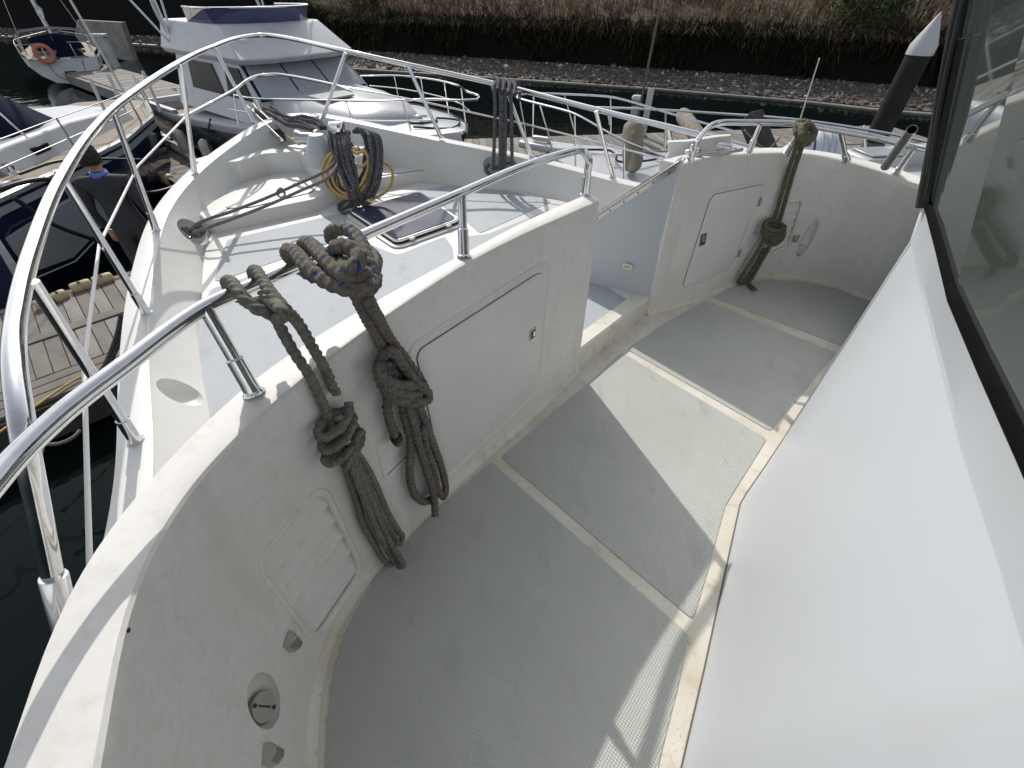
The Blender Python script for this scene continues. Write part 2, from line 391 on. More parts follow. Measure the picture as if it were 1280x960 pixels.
# filler recess and two chrome fittings low on the near wall
p, n = hit(BV, 338, 880); nf = n
carve(bw, [(p + Vector((0, 0, .035)) - n * .004, (.055, .10, .045), n)])
def disc(bm, c, nrm, r, h, seg=24): lathe(bm, [(r, 0), (r, h * .7), (r * .94, h), (.001, h)], seg, Matrix.Translation(c) @ Vector(nrm).to_track_quat('Z', 'Y').to_matrix().to_4x4())
fd = (n + Vector((0, 0, .55))).normalized(); fc = p - n * .026 - Vector((0, 0, .012))
bm = bmesh.new(); disc(bm, fc, fd, .036, .012); fcap = fin('filler_cap', bm, mat('cap_metal', (.30, .29, .27), .35, 1), bw, angle=30)
t1 = fd.cross(Vector((0, 0, 1))).normalized(); t2 = fd.cross(t1)
bm = bmesh.new(); boxo(bm, fc + fd * .0125, (.034, .004, .002), Matrix((t2, t1, fd)).transposed()); fin('cap_slot', bm, BLK, bw)
for sgn in (-1, 1):
    bm = bmesh.new(); disc(bm, fc + fd * .0118 + t2 * .027 * sgn, fd, .005, .002, 12); fin('cap_screw', bm, BLK, bw)
for px, py, sz in ((361, 802, .045), (334, 945, .045)):
    p, n = hit(BV, px, py); x = Vector((0, 0, 1)).cross(n).normalized(); z = n.cross(x)
    bm = bmesh.new(); pts = [p + x * sz * .45 * a + n * b * sz - z * sz * .6 for a, b in ((-1, 0), (-.9, .35), (-.3, .62), (.3, .62), (.9, .35), (1, 0))]
    prism(bm, pts, z * sz * 1.25); fin('step_bracket', bm, STEELD, bw, bevel=.0012)
p, n = hit(BV, 160, 788); bm = bmesh.new(); disc(bm, p, n, .0035, .0015, 12); fin('screw_hole', bm, BLK, bw)
# ---- bridge wall, starboard side
fbase = [Vector((2.9, 2.0, 0)), Vector((2.72, 2.35, 0))] + pzl([(1090, 377), (1040, 356), (975, 345), (940, 347), (900, 361), (860, 378), (808, 393)], 0)
fz = [.80, .80, .80, .815, .825, .835, .85, .875, .90]
fI = [Vector((2.85, 1.85, .8)), Vector((2.62, 2.15, .8)), PZ(1162, 233, .80), PZ(1110, 215, .805), PZ(1048, 198, .82), PZ(1000, 191, .84), PZ(940, 192, .86), PZ(890, 196, .88), PZ(851, 206, .90)]
fbase_, fI_ = smoothline(fbase, N), smoothline(fI, N)
fO_ = offs(fI_, -.12)
bm = bmesh.new(); cols = []
zt_ = [p.z for p in fI_]
def lean(t): return [Vector((b.x + (a.x - b.x) * t, b.y + (a.y - b.y) * t, 0)) for a, b in zip(fI_, fbase_)]
def rowz(P, zs): return [Vector((p.x, p.y, z)) for p, z in zip(P, zs)]
for t, fz_ in ((0, -.04), (0, .06), (.22, .38), (.5, .60)): cols.append(rowz(lean(t), [fz_] * N))
cols += [rowz(lean(1), [z - .03 for z in zt_]), rowz(lean(1), [z - .008 for z in zt_]), rowz(offs(lean(1), -.006), [z - .002 for z in zt_]), rowz(offs(lean(1), -.014), zt_), rowz(offs(lean(1), -.106), zt_), rowz(offs(lean(1), -.116), [z - .003 for z in zt_]), rowz(offs(lean(1), -.12), [z - .012 for z in zt_])]
for t, fz_ in ((.55, .55), (.2, .30), (0, -.2)): cols.append(rowz(offs(lean(t), -.13), [fz_] * N))
loft(bm, cols, close=True)
bw2 = fin('bridge_wall', bm, GELW, yacht, angle=32); BV2 = bvh_of(bw2)
dq2 = [(889, 244), (955, 230), (912, 336), (852, 360)]
wall_panel('locker_door', BV2, dq2, (.10, .07), .007, -.002, GEL, bw2)
wall_bead('door_seam', BV2, dq2, (.10, .07), (1, 1), .0028, GROOVE, bw2, off=.001)
wall_bead('door_frame', BV2, dq2, (.12, .09), (1.17, 1.13), .009, GELW, bw2, off=-.0045)
latch(BV2, 877, 299, .075, bw2)
for px, py in ((949, 252), (923, 316)):
    p, n = hit(BV2, px, py, .008); x = Vector((0, 0, 1)).cross(n).normalized(); z = n.cross(x)
    bm = bmesh.new(); boxo(bm, p, (.012, .055, .01), Matrix((x, z, n)).transposed()); fin('hinge', bm, STEELD, bw2, bevel=.002)
vent(BV2, [(982, 256), (1003, 252), (985, 306), (964, 316)], 5, bw2, .022)
vent(BV2, [(951, 262), (960, 259), (948, 290), (940, 293)], 4, bw2, .008)
p, n = hit(BV2, 1004, 308); carve(bw2, [(p + Vector((0, 0, .06)) - n * .0, (.035, .14, .035), n)])
bm = bmesh.new(); disc(bm, p - n * .02 - Vector((0, 0, .035)), (n + Vector((0, 0, .5))), .034, .012); fin('filler_cap', bm, MATS['cap_metal'], bw2, angle=30)
p, n = hit(BV2, 994, 298); x = Vector((0, 0, 1)).cross(n).normalized(); z = n.cross(x); bm = bmesh.new(); prism(bm, [p + x * .02 * a + n * b * .03 - z * .02 for a, b in ((-1, 0), (-.8, .5), (0, .8), (.8, .5), (1, 0))], z * .045); fin('step_bracket', bm, STEELD, bw2, bevel=.001)
# ---- gate: sill, cheek block with its metal track
J0 = Vector((base_[-1].x, base_[-1].y, 0)); J1 = Vector((fbase_[-1].x, fbase_[-1].y, 0)); FW = Vector((-.755, .656, 0))
bm = bmesh.new(); a = J0 - (J1 - J0) * .03; b = J1 + (J1 - J0) * .06
A = [a + Vector((0, 0, -.03)), a + Vector((0, 0, .118)) + FW * .006, a + Vector((0, 0, .13)) + FW * .02, a + Vector((0, 0, .13)) + FW * .10, a + Vector((0, 0, -.03)) + FW * .10]
prism(bm, A, b - a); fin('gate_sill', bm, GUT, yacht, angle=40)
c0 = Vector((capI_[-1].x, capI_[-1].y, 0)); d0 = Vector((capO_[-1].x, capO_[-1].y, 0))
ck0 = Vector((fI_[-1].x, fI_[-1].y, .9)); jb = Vector((J1.x, J1.y, -.03)); cd_ = Vector((-.354, .19, 0)); wd = Vector((.07, .14, 0))
bm = bmesh.new(); pts = [jb, ck0, ck0 + cd_ * .05, ck0 + cd_ * 1.75 + Vector((0, 0, -.60)), J1 + cd_ * 1.75 + Vector((0, 0, 0))]
prism(bm, pts, wd); cheek = fin('gate_cheek', bm, GELC, yacht, bevel=.006)
nrm = cd_.cross(Vector((0, 0, 1))).normalized()
nrm = -nrm if nrm.y > 0 else nrm
def onslope(t, dn=0, out=0): return ck0 + cd_ * (.05 + 1.70 * t) + Vector((0, 0, -.60 * t - dn)) + nrm * out
bm = bmesh.new(); prism(bm, [onslope(-.01, -.012, .004), onslope(.99, -.012, .004), onslope(.99, .0, .004), onslope(-.01, .0, .004)], wd * .55 - nrm * .004); trk = fin('track_strip', bm, STEELD, yacht, bevel=.002)
bm = bmesh.new(); prism(bm, [onslope(0, .004, .001), onslope(.99, .004, .001), onslope(.99, .034, .001), onslope(0, .034, .001)], nrm * .004); trk2 = fin('track_edging', bm, STEELD, yacht)
for k in range(9):
    bm = bmesh.new(); disc(bm, onslope(.04 + k * .105, .019, .005), nrm, .0045, .003, 10); fin('screw', bm, BLK, trk2)
p = None
lp = PZ(784, 333, 0); 
def on_plane(px, py, p0, nn, off=0):
    d = ray(px, py); k = (p0 - Vector((0, 0, H))).dot(nn) / d.dot(nn); return Vector((0, 0, H)) + d * k + nn * off
lp = on_plane(785, 333, Vector((J1.x, J1.y, 0)), nrm); lx = cd_.normalized()
def oval(bm, c, a, b, h, x, z, nn, seg=28):
    o = []
    for k in range(seg):
        t = 2 * math.pi * k / seg; cx = (a - b) * (1 if math.cos(t) > 0 else -1); o.append(c + x * (cx + b * math.cos(t)) + z * b * math.sin(t))
    prism(bm, o, nn * h)
bm = bmesh.new(); oval(bm, lp, .032, .019, .010, lx, Vector((0, 0, 1)), nrm); cl = fin('courtesy_light', bm, STEEL, cheek, bevel=.002)
bm = bmesh.new(); oval(bm, lp + nrm * .0101, .024, .011, .002, lx, Vector((0, 0, 1)), nrm); fin('light_lens', bm, mat('brass_lens', (.55, .45, .22), .3), cheek)
# ---- bridge deck
def roundpoly(P, r, n=5):
    out = []; m = len(P)
    for i in range(m):
        a, b, c = P[i - 1], P[i], P[(i + 1) % m]; u = (a - b); v = (c - b); q = min(r, u.length * .45, v.length * .45)
        if u.normalized().dot(v.normalized()) < -.97: out.append(b.copy()); continue
        s, e = b + u.normalized() * q, b + v.normalized() * q
        for k in range(n + 1):
            t = k / n; out.append(s * (1 - t) ** 2 + b * 2 * t * (1 - t) + e * t * t)
    return out
bm = bmesh.new()
deckpts = [Vector((p.x, p.y, 0)) for p in offs(base_, .03)] + [Vector((p.x, p.y, 0)) for p in offs(fbase_, .0)][::-1] + [Vector((2.9, 1.2, 0)), Vector((2, -.6, 0)), Vector((.8, -1.4, 0))]
prism(bm, deckpts, (0, 0, -.03)); bdeck = fin('bridge_deck', bm, GUT, yacht)
def deckpanel(L, z, r, mt, par, name='deck_panel', h=.003):
    bm = bmesh.new(); prism(bm, [p + Vector((0, 0, .0005)) for p in roundpoly([PZ(a, b, z) if not isinstance(a, Vector) else a for a, b in L], r)], (0, 0, h)); return fin(name, bm, mt, par)
deckpanel([(400, 1100), (405, 990), (408, 930), (413, 860), (432, 790), (470, 720), (520, 662), (614, 578), (861, 794), (846, 862), (825, 945), (800, 1060)], 0, .02, NS, bdeck)
deckpanel([(626, 572), (680, 526), (735, 480), (777, 441), (958, 549), (906, 632), (888, 700), (866, 775)], 0, .02, NS, bdeck)
deckpanel([(784, 437), (830, 405), (882, 376), (1044, 441), (1000, 495), (962, 539)], 0, .02, NS, bdeck)
deckpanel([(890, 372), (920, 357), (958, 350), (1000, 352), (1045, 361), (1089, 378), (1053, 433)], 0, .03, NS, bdeck)
# fillet in the gutter where wall meets deck
for P_, sg in ((base_, 1), (fbase_, 1)):
    bm = bmesh.new(); m_ = []
    prof = [(0, .03), (.004, .014), (.012, .005), (.026, .0012)]
    rows = []
    for dd, zz in prof: rows.append([Vector((p.x, p.y, zz)) for p in offs(P_, -dd if P_ is base_ else dd)])
    loft(bm, rows); fin('deck_fillet', bm, GUT, bdeck, smooth=True)
# ---- foredeck with bulwark
bo = [(Vector((-.35, -1.3, .33))), Vector((-.9, -.3, .33)), Vector((-1.12, .30, .33)), PZ(142, 615, .33), PZ(144, 490, .325), PZ(151, 407, .32), PZ(160, 350, .325), PZ(190, 262, .35), PZ(237, 210, .42), PZ(300, 165, .53), PZ(326, 149, .59), Vector((-2.50, 5.05, .61)), Vector((-2.15, 5.28, .60)), PZ(450, 152, .57) + Vector((0, .07, 0)), PZ(530, 167, .49), PZ(600, 181, .43), PZ(665, 194, .37), PZ(765, 219, .33), PZ(810, 232, .32), Vector((1.9, 3.7, .32)), Vector((2.6, 3.2, .32))]
bo_ = smoothline(bo, 150); bi_ = offs(bo_, -.125); bi_ = [Vector((q.x, q.y, p.z)) for q, p in zip(bi_, bo_)]; bb_ = offs(bo_, -.29)
bm = bmesh.new()
def zr(P, f): return [Vector((p.x, p.y, f(i))) for i, p in enumerate(P)]
zz = [p.z for p in bo_]
cols = [zr(bb_, lambda i: .08), zr(bi_, lambda i: zz[i] - .02), zr(offs(bo_, -.12), lambda i: zz[i] - .004), zr(offs(bo_, -.112), lambda i: zz[i]), zr(offs(bo_, -.012), lambda i: zz[i]), zr(offs(bo_, -.003), lambda i: zz[i] - .004), zr(bo_, lambda i: zz[i] - .015), zr(offs(bo_, .0), lambda i: -.2)]
loft(bm, cols, close=True); bul = fin('bulwark', bm, GEL, yacht, angle=30); BV3 = bvh_of(bul)
holes = []
for px, py, sx, sy in ((241, 290, .055, .075), (226, 490, .06, .07), (625, 206, .055, .11)):
    p, n = hit(BV3, px, py); holes.append((p, n)) 
    if n is not None: carve(bul, [(p + n * .0, {241: (.15, .11, .09), 226: (.09, .10, .06), 625: (.17, .085, .10)}[px], n)])
for (p, n), nm in zip(holes, ('a', 'b', 'c')):
    if nm == 'b': continue
    x = Vector((0, 0, 1)).cross(n).normalized(); c_ = p - n * .045 - Vector((0, 0, .015)); bm = bmesh.new(); sweep(bm, [c_ - x * .07, c_ - x * .03 + n * .01, c_ + x * .03 + n * .01, c_ + x * .07], .012, 10)
    for sg in (-1, 1): sweep(bm, [c_ + x * .025 * sg, c_ + x * .025 * sg - n * .05], .010, 8)
    fin('fairlead_cleat', bm, STEEL, bul, smooth=True)
# hull below
bm = bmesh.new(); rows = []
for z_, ins in ((-.15, 0), (-.5, .04), (-1.0, .14), (-1.5, .26), (-1.72, .32)): rows.append([Vector((p.x, p.y, z_)) for p in offs(bo_, -ins)])
loft(bm, rows); fin('hull', bm, GELC, yacht, smooth=True)
bm = bmesh.new(); dk = [Vector((p.x, p.y, .12)) for p in bb_]; dk = dk[8:] + [Vector((p.x, p.y, .12)) for p in offs(fbase_, -.1)[6:]] + [J1 + FW * .06 + Vector((0, 0, .12)), J0 + FW * .06 + Vector((0, 0, .12))] + [Vector((p.x, p.y, .12)) for p in offs(capO_, -.04)[::-1][:-8]]
prism(bm, dk, (0, 0, -.03)); fdeck = fin('foredeck', bm, GEL, yacht)
def fpan(L, z=.12, r=.04, mt=NSF, par=None): return deckpanel(L, z, r, mt, par or fdeck, 'deck_panel', .003)
Wo = [Vector((p.x, p.y, .12)) for p in offs(capO_, .055)]
def wrun(pxa, pxb):
    def idx(px): return min(range(N), key=lambda i: abs(640 + FPX * capO_[i].x / (capO_[i].y * CP - (.93 - H) * SP) - px) + (0 if i > 8 else 999))
    a, b = idx(pxa), idx(pxb); st = 3 if b > a else -3
    return [(Wo[k], None) for k in range(a, b, st)]
fpan([(238, 640), (240, 520), (245, 440), (250, 400), (263, 362), (360, 330), (455, 303), (497, 319), (556, 296), (566, 310)] + wrun(572, 120))
fpan([(268, 353), (275, 325), (285, 300), (420, 268), (436, 266), (425, 290), (440, 300), (360, 322)])
fpan([(462, 250), (560, 232), (640, 240), (690, 252), (600, 292), (582, 276), (525, 240)])
fpan([(580, 296), (610, 293), (697, 259), (735, 270), (745, 350), (795, 382), (770, 395)] + [(J0 + FW * .12 + Vector((0, 0, .12)), None)] + wrun(735, 596))
# ---- forward lockers and bow platform
bm = bmesh.new(); LB = pzl([(262, 276), (392, 249), (420, 236), (450, 227), (562, 208)], .22)
pts = [LB[0] + Vector((-.06, .03, 0))] + LB + [LB[-1] + Vector((.12, .12, 0)), LB[-1] + Vector((-.5, .75, 0)), Vector((-2.0, 5.15, .22)), Vector((-2.75, 4.6, .22)), Vector((-2.9, 3.9, .22))]
prism(bm, pts, (0, 0, -.12)); fin('step_locker', bm, GEL, yacht, bevel=.012)
def lid(L, z, par, name='locker_lid'):
    P_ = roundpoly(pzl(L, z), .05)
    bm = bmesh.new(); prism(bm, [p + Vector((0, 0, .0008)) for p in P_], (0, 0, .006)); fin(name, bm, GEL, par, bevel=.002)
    bm = bmesh.new(); sweep(bm, [p + Vector((0, 0, .0015)) for p in P_], .0035, 6, closed=True); fin('lid_seam', bm, GROOVE, par)
sl_ = [o for o in COL.objects if o.name == 'step_locker'][0]
lid([(281, 261), (309, 226), (370, 218), (398, 231), (390, 241), (312, 260)], .22, sl_)
lid([(462, 222), (478, 200), (545, 200), (556, 209)], .22, sl_)
bm = bmesh.new(); LC = pzl([(297, 202), (330, 192), (372, 189), (396, 205), (418, 208), (462, 190), (476, 176)], .40)
pts = [LC[0] + Vector((-.3, -.05, 0))] + LC + [LC[-1] + Vector((.25, .25, 0)), Vector((-1.9, 5.3, .4)), Vector((-2.55, 5.1, .4)), Vector((-2.95, 4.3, .4))]
prism(bm, pts, (0, 0, -.2)); bowp = fin('bow_platform', bm, GEL, yacht, bevel=.015)
# ---- deck hatch
hq = [PZ(a, b, .125) for a, b in [(440, 269), (525, 246), (573, 280), (497, 307)]]; hc = sum(hq, Vector()) / 4
def scl(P_, s, z): return [Vector((hc.x + (p.x - hc.x) * s, hc.y + (p.y - hc.y) * s, z)) for p in P_]
hatch = None
bm = bmesh.new(); prism(bm, roundpoly(scl(hq, 1.16, .1235), .10), (0, 0, .012)); hatch = fin('deck_hatch', bm, GEL, yacht, bevel=.005)
bm = bmesh.new(); prism(bm, roundpoly(scl(hq, 1.06, .136), .07), (0, 0, .010)); fin('hatch_gasket', bm, BLK, hatch)
bm = bmesh.new(); prism(bm, roundpoly(scl(hq, 1.04, .147), .06), (0, 0, .022)); fin('hatch_frame', bm, STEEL, hatch, bevel=.006)
HG = mat('hatch_glass', (.045, .048, .085), .12, spec=.22, noise=[(2, (.055, .058, .095), .3, .7)])
bm = bmesh.new(); prism(bm, roundpoly(scl(hq, .97, .1695), .05), (0, 0, .003)); fin('hatch_glass', bm, HG, hatch)
e = (hq[2] - hq[3]).normalized(); eo = Vector((e.y, -e.x, 0))
for t in (.2, .8):
    c = hq[3].lerp(hq[2], t); c.z = .155
    bm = bmesh.new(); boxo(bm, c + eo * .02, (.05, .03, .02), Matrix((e, Vector((-e.y, e.x, 0)), Vector((0, 0, 1)))).transposed()); fin('hatch_hinge', bm, STEEL, hatch, bevel=.004)
for t in (.12, .88):
    c = hq[0].lerp(hq[1], t) + (hq[3] - hq[0]) * .1; c.z = .172
    bm = bmesh.new(); disc(bm, c, (0, 0, 1), .012, .008, 14); fin('hatch_knob', bm, STEEL, hatch)
# ---- pilothouse
pb = [Vector((.35, -1.0, 0)), Vector((.36, -.25, 0))] + pzl([(852, 960), (880, 840), (905, 724), (926, 628), (957, 583), (985, 541)], 0) + [Vector((2.75, 2.86, 0))]
pk = [Vector((.45, -1.1, .9)), Vector((.60, -.22, .9)), Vector((.70, .12, .9)), Vector((.80, .31, .9)), Vector((.92, .55, .9)), Vector((1.06, .80, .9)), Vector((1.29, 1.21, .9)), PZ(1140, 302, .9), Vector((2.85, 2.86, .9))]
pg = [Vector((.48, -1.15, 1.02)), Vector((.62, -.10, 1.02)), Vector((.72, .19, 1.02)), PZ(1280, 580, 1.02), Vector((.955, .66, 1.02)), PZ(1190, 378, 1.02), Vector((1.27, 1.22, 1.02)), PZ(1157, 253, 1.02), Vector((2.85, 2.88, 1.02))]
tops = [p + Vector((-.27, .155, .88)) for p in pg[:-2]] + [Vector((1.29, 1.85, 1.90)), Vector((2.60, 3.15, 1.9))]
bm = bmesh.new()
dn = lambda c: resample(c[:-1], 40)
pbd, pkd, pgd = dn(pb), dn(pk), dn(pg); lip = [p + Vector((0, 0, -.012)) for p in pkd]
loft(bm, [pbd, [p.lerp(q, .5) for p, q in zip(pbd, pkd)], pkd]); cabin = fin('pilothouse', bm, GELC, yacht, smooth=True)
cabin.data.materials.clear(); cabin.data.materials.append(GELC)
bm = bmesh.new(); sweep(bm, [p + Vector((-.002, .001, .002)) for p in pbd], .0022, 6); fin('sealant_line', bm, mat('sealant_brown', (.16, .13, .10), .8), cabin, smooth=True)
def pw_(a): return a + Vector((-.867, .498, 0)) * .004
bm = bmesh.new(); loft(bm, [[pw_(p) + Vector((0, 0, -.001)) for p in pkd], [pw_(p) + Vector((0, 0, .012)) for p in pkd], [pw_(p) for p in pgd], [p + Vector((.867, -.498, 0)) * .05 for p in pgd]]); fin('window_coaming', bm, GELC, cabin, angle=12)
bm = bmesh.new(); c3 = [(pbd[-1], pb[-1]), (pkd[-1], pk[-1]), (pgd[-1], pg[-1])]
loft(bm, [[a, a.lerp(b, .5), b] for a, b in c3]); fin('front_panel', bm, GELC, cabin)
bm = bmesh.new(); sweep(bm, [c3[0][0] + Vector((.004, -.004, .0)), c3[1][0] + Vector((.004, -.004, 0)), c3[2][0] + Vector((.004, -.004, 0))], .012, 10); fin('corner_bead', bm, GELC, cabin, smooth=True)
GASK = mat('gasket_black', (.006, .0055, .006), .9, spec=.05, noise=[(30, (.010, .009, .009), .5, .8)])
GLS = mat('window_glass', (.07, .085, .078), .03, ior=2.3, spec=.8)
wn = bmesh.new(); 
def gp(i, v, off=0.0):
    a, b = pg[i], tops[i]; q = a.lerp(b, v); return q
for i in range(len(pg) - 1):
    poly(wn, [gp(i, .03), gp(i + 1, .03), gp(i + 1, .97), gp(i, .97)])
bmesh.ops.remove_doubles(wn, verts=wn.verts[:], dist=1e-4); win = fin('window', wn, GLS, cabin)
inn = Vector((-.867, .498, 0))
def gk(t, o): return [a.lerp(b, t) + inn * o for a, b in zip(pg[:-1], tops[:-1])]
bm = bmesh.new(); loft(bm, [gk(0, .0), gk(.0, .010), gk(.012, .014), gk(.038, .012), gk(.045, .008), gk(.047, .0)]); fin('window_gasket', bm, GASK, win, angle=40)
bm = bmesh.new(); sweep(bm, [pg[-2] + inn * .004, tops[-2] + inn * .004], .022, 8); sweep(bm, [pg[-2].lerp(pg[-3], .12) + inn * .006, tops[-2].lerp(tops[-3], .12) + inn * .006], .026, 8); fin('window_post', bm, BLK, win)
bm = bmesh.new(); sweep(bm, [pg[-2] + Vector((.0, .02, .01)), pg[-1] + Vector((0, .02, .01))], .016, 8); fin('window_gasket', bm, BLK, win)
def gpost(a, b, c, d, w_):
    bm = bmesh.new(); p_, q_ = a.lerp(b, w_[0]), a.lerp(b, w_[1]); r_, t_ = c.lerp(d, w_[0]), c.lerp(d, w_[1]); o_ = (b - a).cross(c - a).normalized(); o_ = o_ if o_.dot(Vector((-1, .2, 0))) > 0 else -o_
    prism(bm, [p_ + o_ * .002, q_ + o_ * .002, t_ + o_ * .002, r_ + o_ * .002], o_ * .02); fin('window_mullion', bm, GELC, win, bevel=.004)
gpost(pg[-2], pg[-1], tops[-2], tops[-1], (0, .10)); gpost(pg[-2], pg[-1], tops[-2], tops[-1], (.46, .56))
for f0, f1 in ((.20, .26), (.33, .52)):
    a = pg[-2].lerp(pg[-3], f0); b_ = tops[-2].lerp(tops[-3], f1)
    bm = bmesh.new(); sweep(bm, catmull([a.lerp(b_, .0) + inn * .02 + Vector((0, 0, .03)), a.lerp(b_, .35) + inn * .03, a.lerp(b_, .7) + inn * .025, a.lerp(b_, .98) + inn * .02], .05), .008, 6); fin('wiper_arm', bm, BLK, win, smooth=True)
    bm = bmesh.new(); boxo(bm, a.lerp(b_, .3) + inn * .015, (.012, .014, .42), (b_ - a).to_track_quat('Z', 'Y').to_matrix()); fin('wiper_blade', bm, BLK, win)
bm = bmesh.new(); rf = [p + inn * .02 for p in tops] + [Vector((3.6, 2.2, 1.9)), Vector((2.2, -1.2, 1.9))]; prism(bm, rf, (0, 0, .12)); fin('roof', bm, GELC, cabin)
# ---- rails
def rail_post(name, b, t, r, par, sl=.09, sr=1.32):
    b, t = Vector(b), Vector(t); bm = bmesh.new(); L = (t - b).length
    lathe(bm, [(r, sl * .9), (r, L)], 18, along(b, t)); o = fin(name, bm, STEEL, par, angle=40)
    bm = bmesh.new(); lathe(bm, [(r * 1.75, 0), (r * 1.75, .004), (r * sr * 1.08, .008), (r * sr, sl * .3), (r * sr * .97, sl), (r * 1.02, sl + .004)], 18, along(b, t)); fin('socket', bm, STEEL, o, angle=30)
    return o
pr = [Vector((-.02, -1.0, 1.1)), Vector((-.45, -.5, 1.11)), Vector((-.60, -.05, 1.12)), PZ(0, 594, 1.12), PZ(75, 519, 1.12), PZ(150, 461, 1.12), PZ(250, 387, 1.12), PZ(320, 355, 1.115), PZ(455, 294, 1.11), PZ(575, 242, 1.108), PZ(650, 210, 1.10)]
pe = Vector((capO_[-1].x - .015, capO_[-1].y - .02, .93)); tp = PZ(716, 189, 1.10)
pr += [tp, PZ(729, 189, 1.088), Vector((pe.x, pe.y, 1.065)), Vector((pe.x, pe.y, 1.03)), Vector((pe.x, pe.y, .94))]
brail = tube('bridge_rail', pr, .0155, STEEL, yacht, ds=.015, seg=20)
rail_post('rail_post', PZ(318, 492, .93), PZ(257, 386, 1.118), .0135, brail, .085)
rail_post('rail_post', PZ(580, 321, .93), PZ(577, 243, 1.105), .0135, brail, .085)
rail_post('rail_post', pe, pe + Vector((0, 0, .12)), .0135, brail, .075)
fb = PZ(862, 202, .89)
sr_ = [fb, fb + Vector((.0, .0, .07)), PZ(882, 163, 1.0), PZ(897, 154, 1.02), PZ(930, 153, 1.02), PZ(985, 154, 1.02), PZ(1010, 157, 1.015), PZ(1090, 171, 1.0), PZ(1165, 187, .985), Vector((2.9, 2.5, .97))]
srail = tube('bridge_rail', sr_, .0155, STEEL, yacht, ds=.015, seg=16)
rail_post('rail_post', fb, fb + Vector((.005, .0, .1)), .014, srail, .08)
for (a, b_), (c, d), zb, zt in (((935, 193), (950, 156), .87, 1.015), ((984, 192), (1001, 158), .85, 1.01), ((1058, 201), (1050, 165), .82, 1.0), ((1120, 217), (1142, 186), .805, .99)):
    rail_post('rail_post', PZ(a, b_, zb), PZ(c, d, zt), .0135, srail, .07)
p0, p1 = PZ(1107, 208, .90), PZ(1140, 162, 1.12)
bm = bmesh.new(); lathe(bm, [(.021, 0), (.021, (p1 - p0).length), (.018, (p1 - p0).length), (.018, .02)], 18, along(p0, p1)); rh = fin('rod_holder', bm, STEELD, srail, angle=40)
# bow rail
top = [PZ(86, 800, .36), PZ(66, 720, .55), PZ(47, 630, .78), PZ(30, 545, .94), PZ(18, 455, 1.0), PZ(22, 390, 1.005), PZ(40, 315, 1.01), PZ(72, 232, 1.03), PZ(115, 165, 1.05), PZ(160, 121, 1.07), PZ(225, 78, 1.14), PZ(268, 58, 1.15), PZ(297, 48, 1.16), PZ(330, 44, 1.165), PZ(372, 50, 1.15), PZ(432, 64, 1.12), PZ(510, 81, 1.04), PZ(570, 94, .97), PZ(632, 108, .91), PZ(745, 137, .84), PZ(880, 170, .80), PZ(970, 196, .74), PZ(1010, 215, .62)]
bow = tube('bow_rail', top, .0205, STEEL, yacht, ds=.02, seg=20)
q0, q1 = top[0], top[1]
bm = bmesh.new(); lathe(bm, [(.027, 0), (.027, .21), (.0255, .213), (.021, .214)], 24, along(q0, q0 + (PZ(59, 690, .62) - q0))); fin('socket', bm, STEEL, bow, angle=40)
PB = [((170, 551), .33, (40, 352), 1.005), ((183, 391), .32, (72, 213), 1.03), ((195, 287), .345, (141, 138), 1.06), ((243, 215), .42, (226, 80), 1.14), ((318, 153), .585, (268, 60), 1.15), ((403, 149), .59, (432, 66), 1.12), ((552, 173), .485, (510, 83), 1.04), ((665, 196), .365, (632, 110), .91), ((765, 221), .33, (745, 139), .84), ((850, 232), .32, (835, 160), .81)]
for (a, b_), zb, (c, d), zt in PB: rail_post('rail_post', PZ(a, b_, zb), PZ(c, d, zt), .0165, bow, .12, 1.3)
mid = [PZ(113, 740, .55), PZ(105, 456, .66), PZ(124, 306, .68), PZ(172, 208, .70), PZ(232, 146, .79)]
bm = bmesh.new(); sweep(bm, catmull(mid, .05)[:1] + mid[1:], .0065, 10); fin('lifeline', bm, ROPEW, bow, smooth=True)
tube('mid_rail', [PZ(232, 146, .79), PZ(290, 114, .86), PZ(311, 99, .87), PZ(326, 94, .87), PZ(350, 93, .87), PZ(418, 106, .85), PZ(440, 114, .84)], .0125, STEEL, bow)
tube('mid_rail', [PZ(418, 106, .85), PZ(532, 128, .76), PZ(600, 143, .69), PZ(655, 155, .63), PZ(755, 180, .58), PZ(840, 202, .56)], .0075, STEEL, bow)
# raised panel with two chrome bollards behind the starboard wall
Yp = 2.72
bm = bmesh.new(); pts = [PY(a, b_, Yp) for a, b_ in [(828, 208), (836, 192), (835, 178), (860, 177), (898, 171), (915, 170), (912, 190), (912, 215), (830, 225)]]
prism(bm, pts, (.01, .05, 0)); fin('raised_panel', bm, GEL, yacht, bevel=.006)
for a, b_ in (((858, 192), (875, 189)), ((897, 183), (915, 186))):
    p0, p1 = PY(*a, Yp - .03), PY(*b_, Yp - .08); bm = bmesh.new(); lathe(bm, [(.022, 0), (.022, (p1 - p0).length * .8), (.015, (p1 - p0).length), (.001, (p1 - p0).length)], 16, along(p0, p1)); fin('chrome_bollard', bm, STEEL, yacht, angle=40)
tube('side_bar', [PY(838, 205, Yp - .06), PY(872, 194, Yp - .1), PY(905, 191, Yp - .12), PY(928, 187, Yp - .1)], .009, STEELD, yacht)
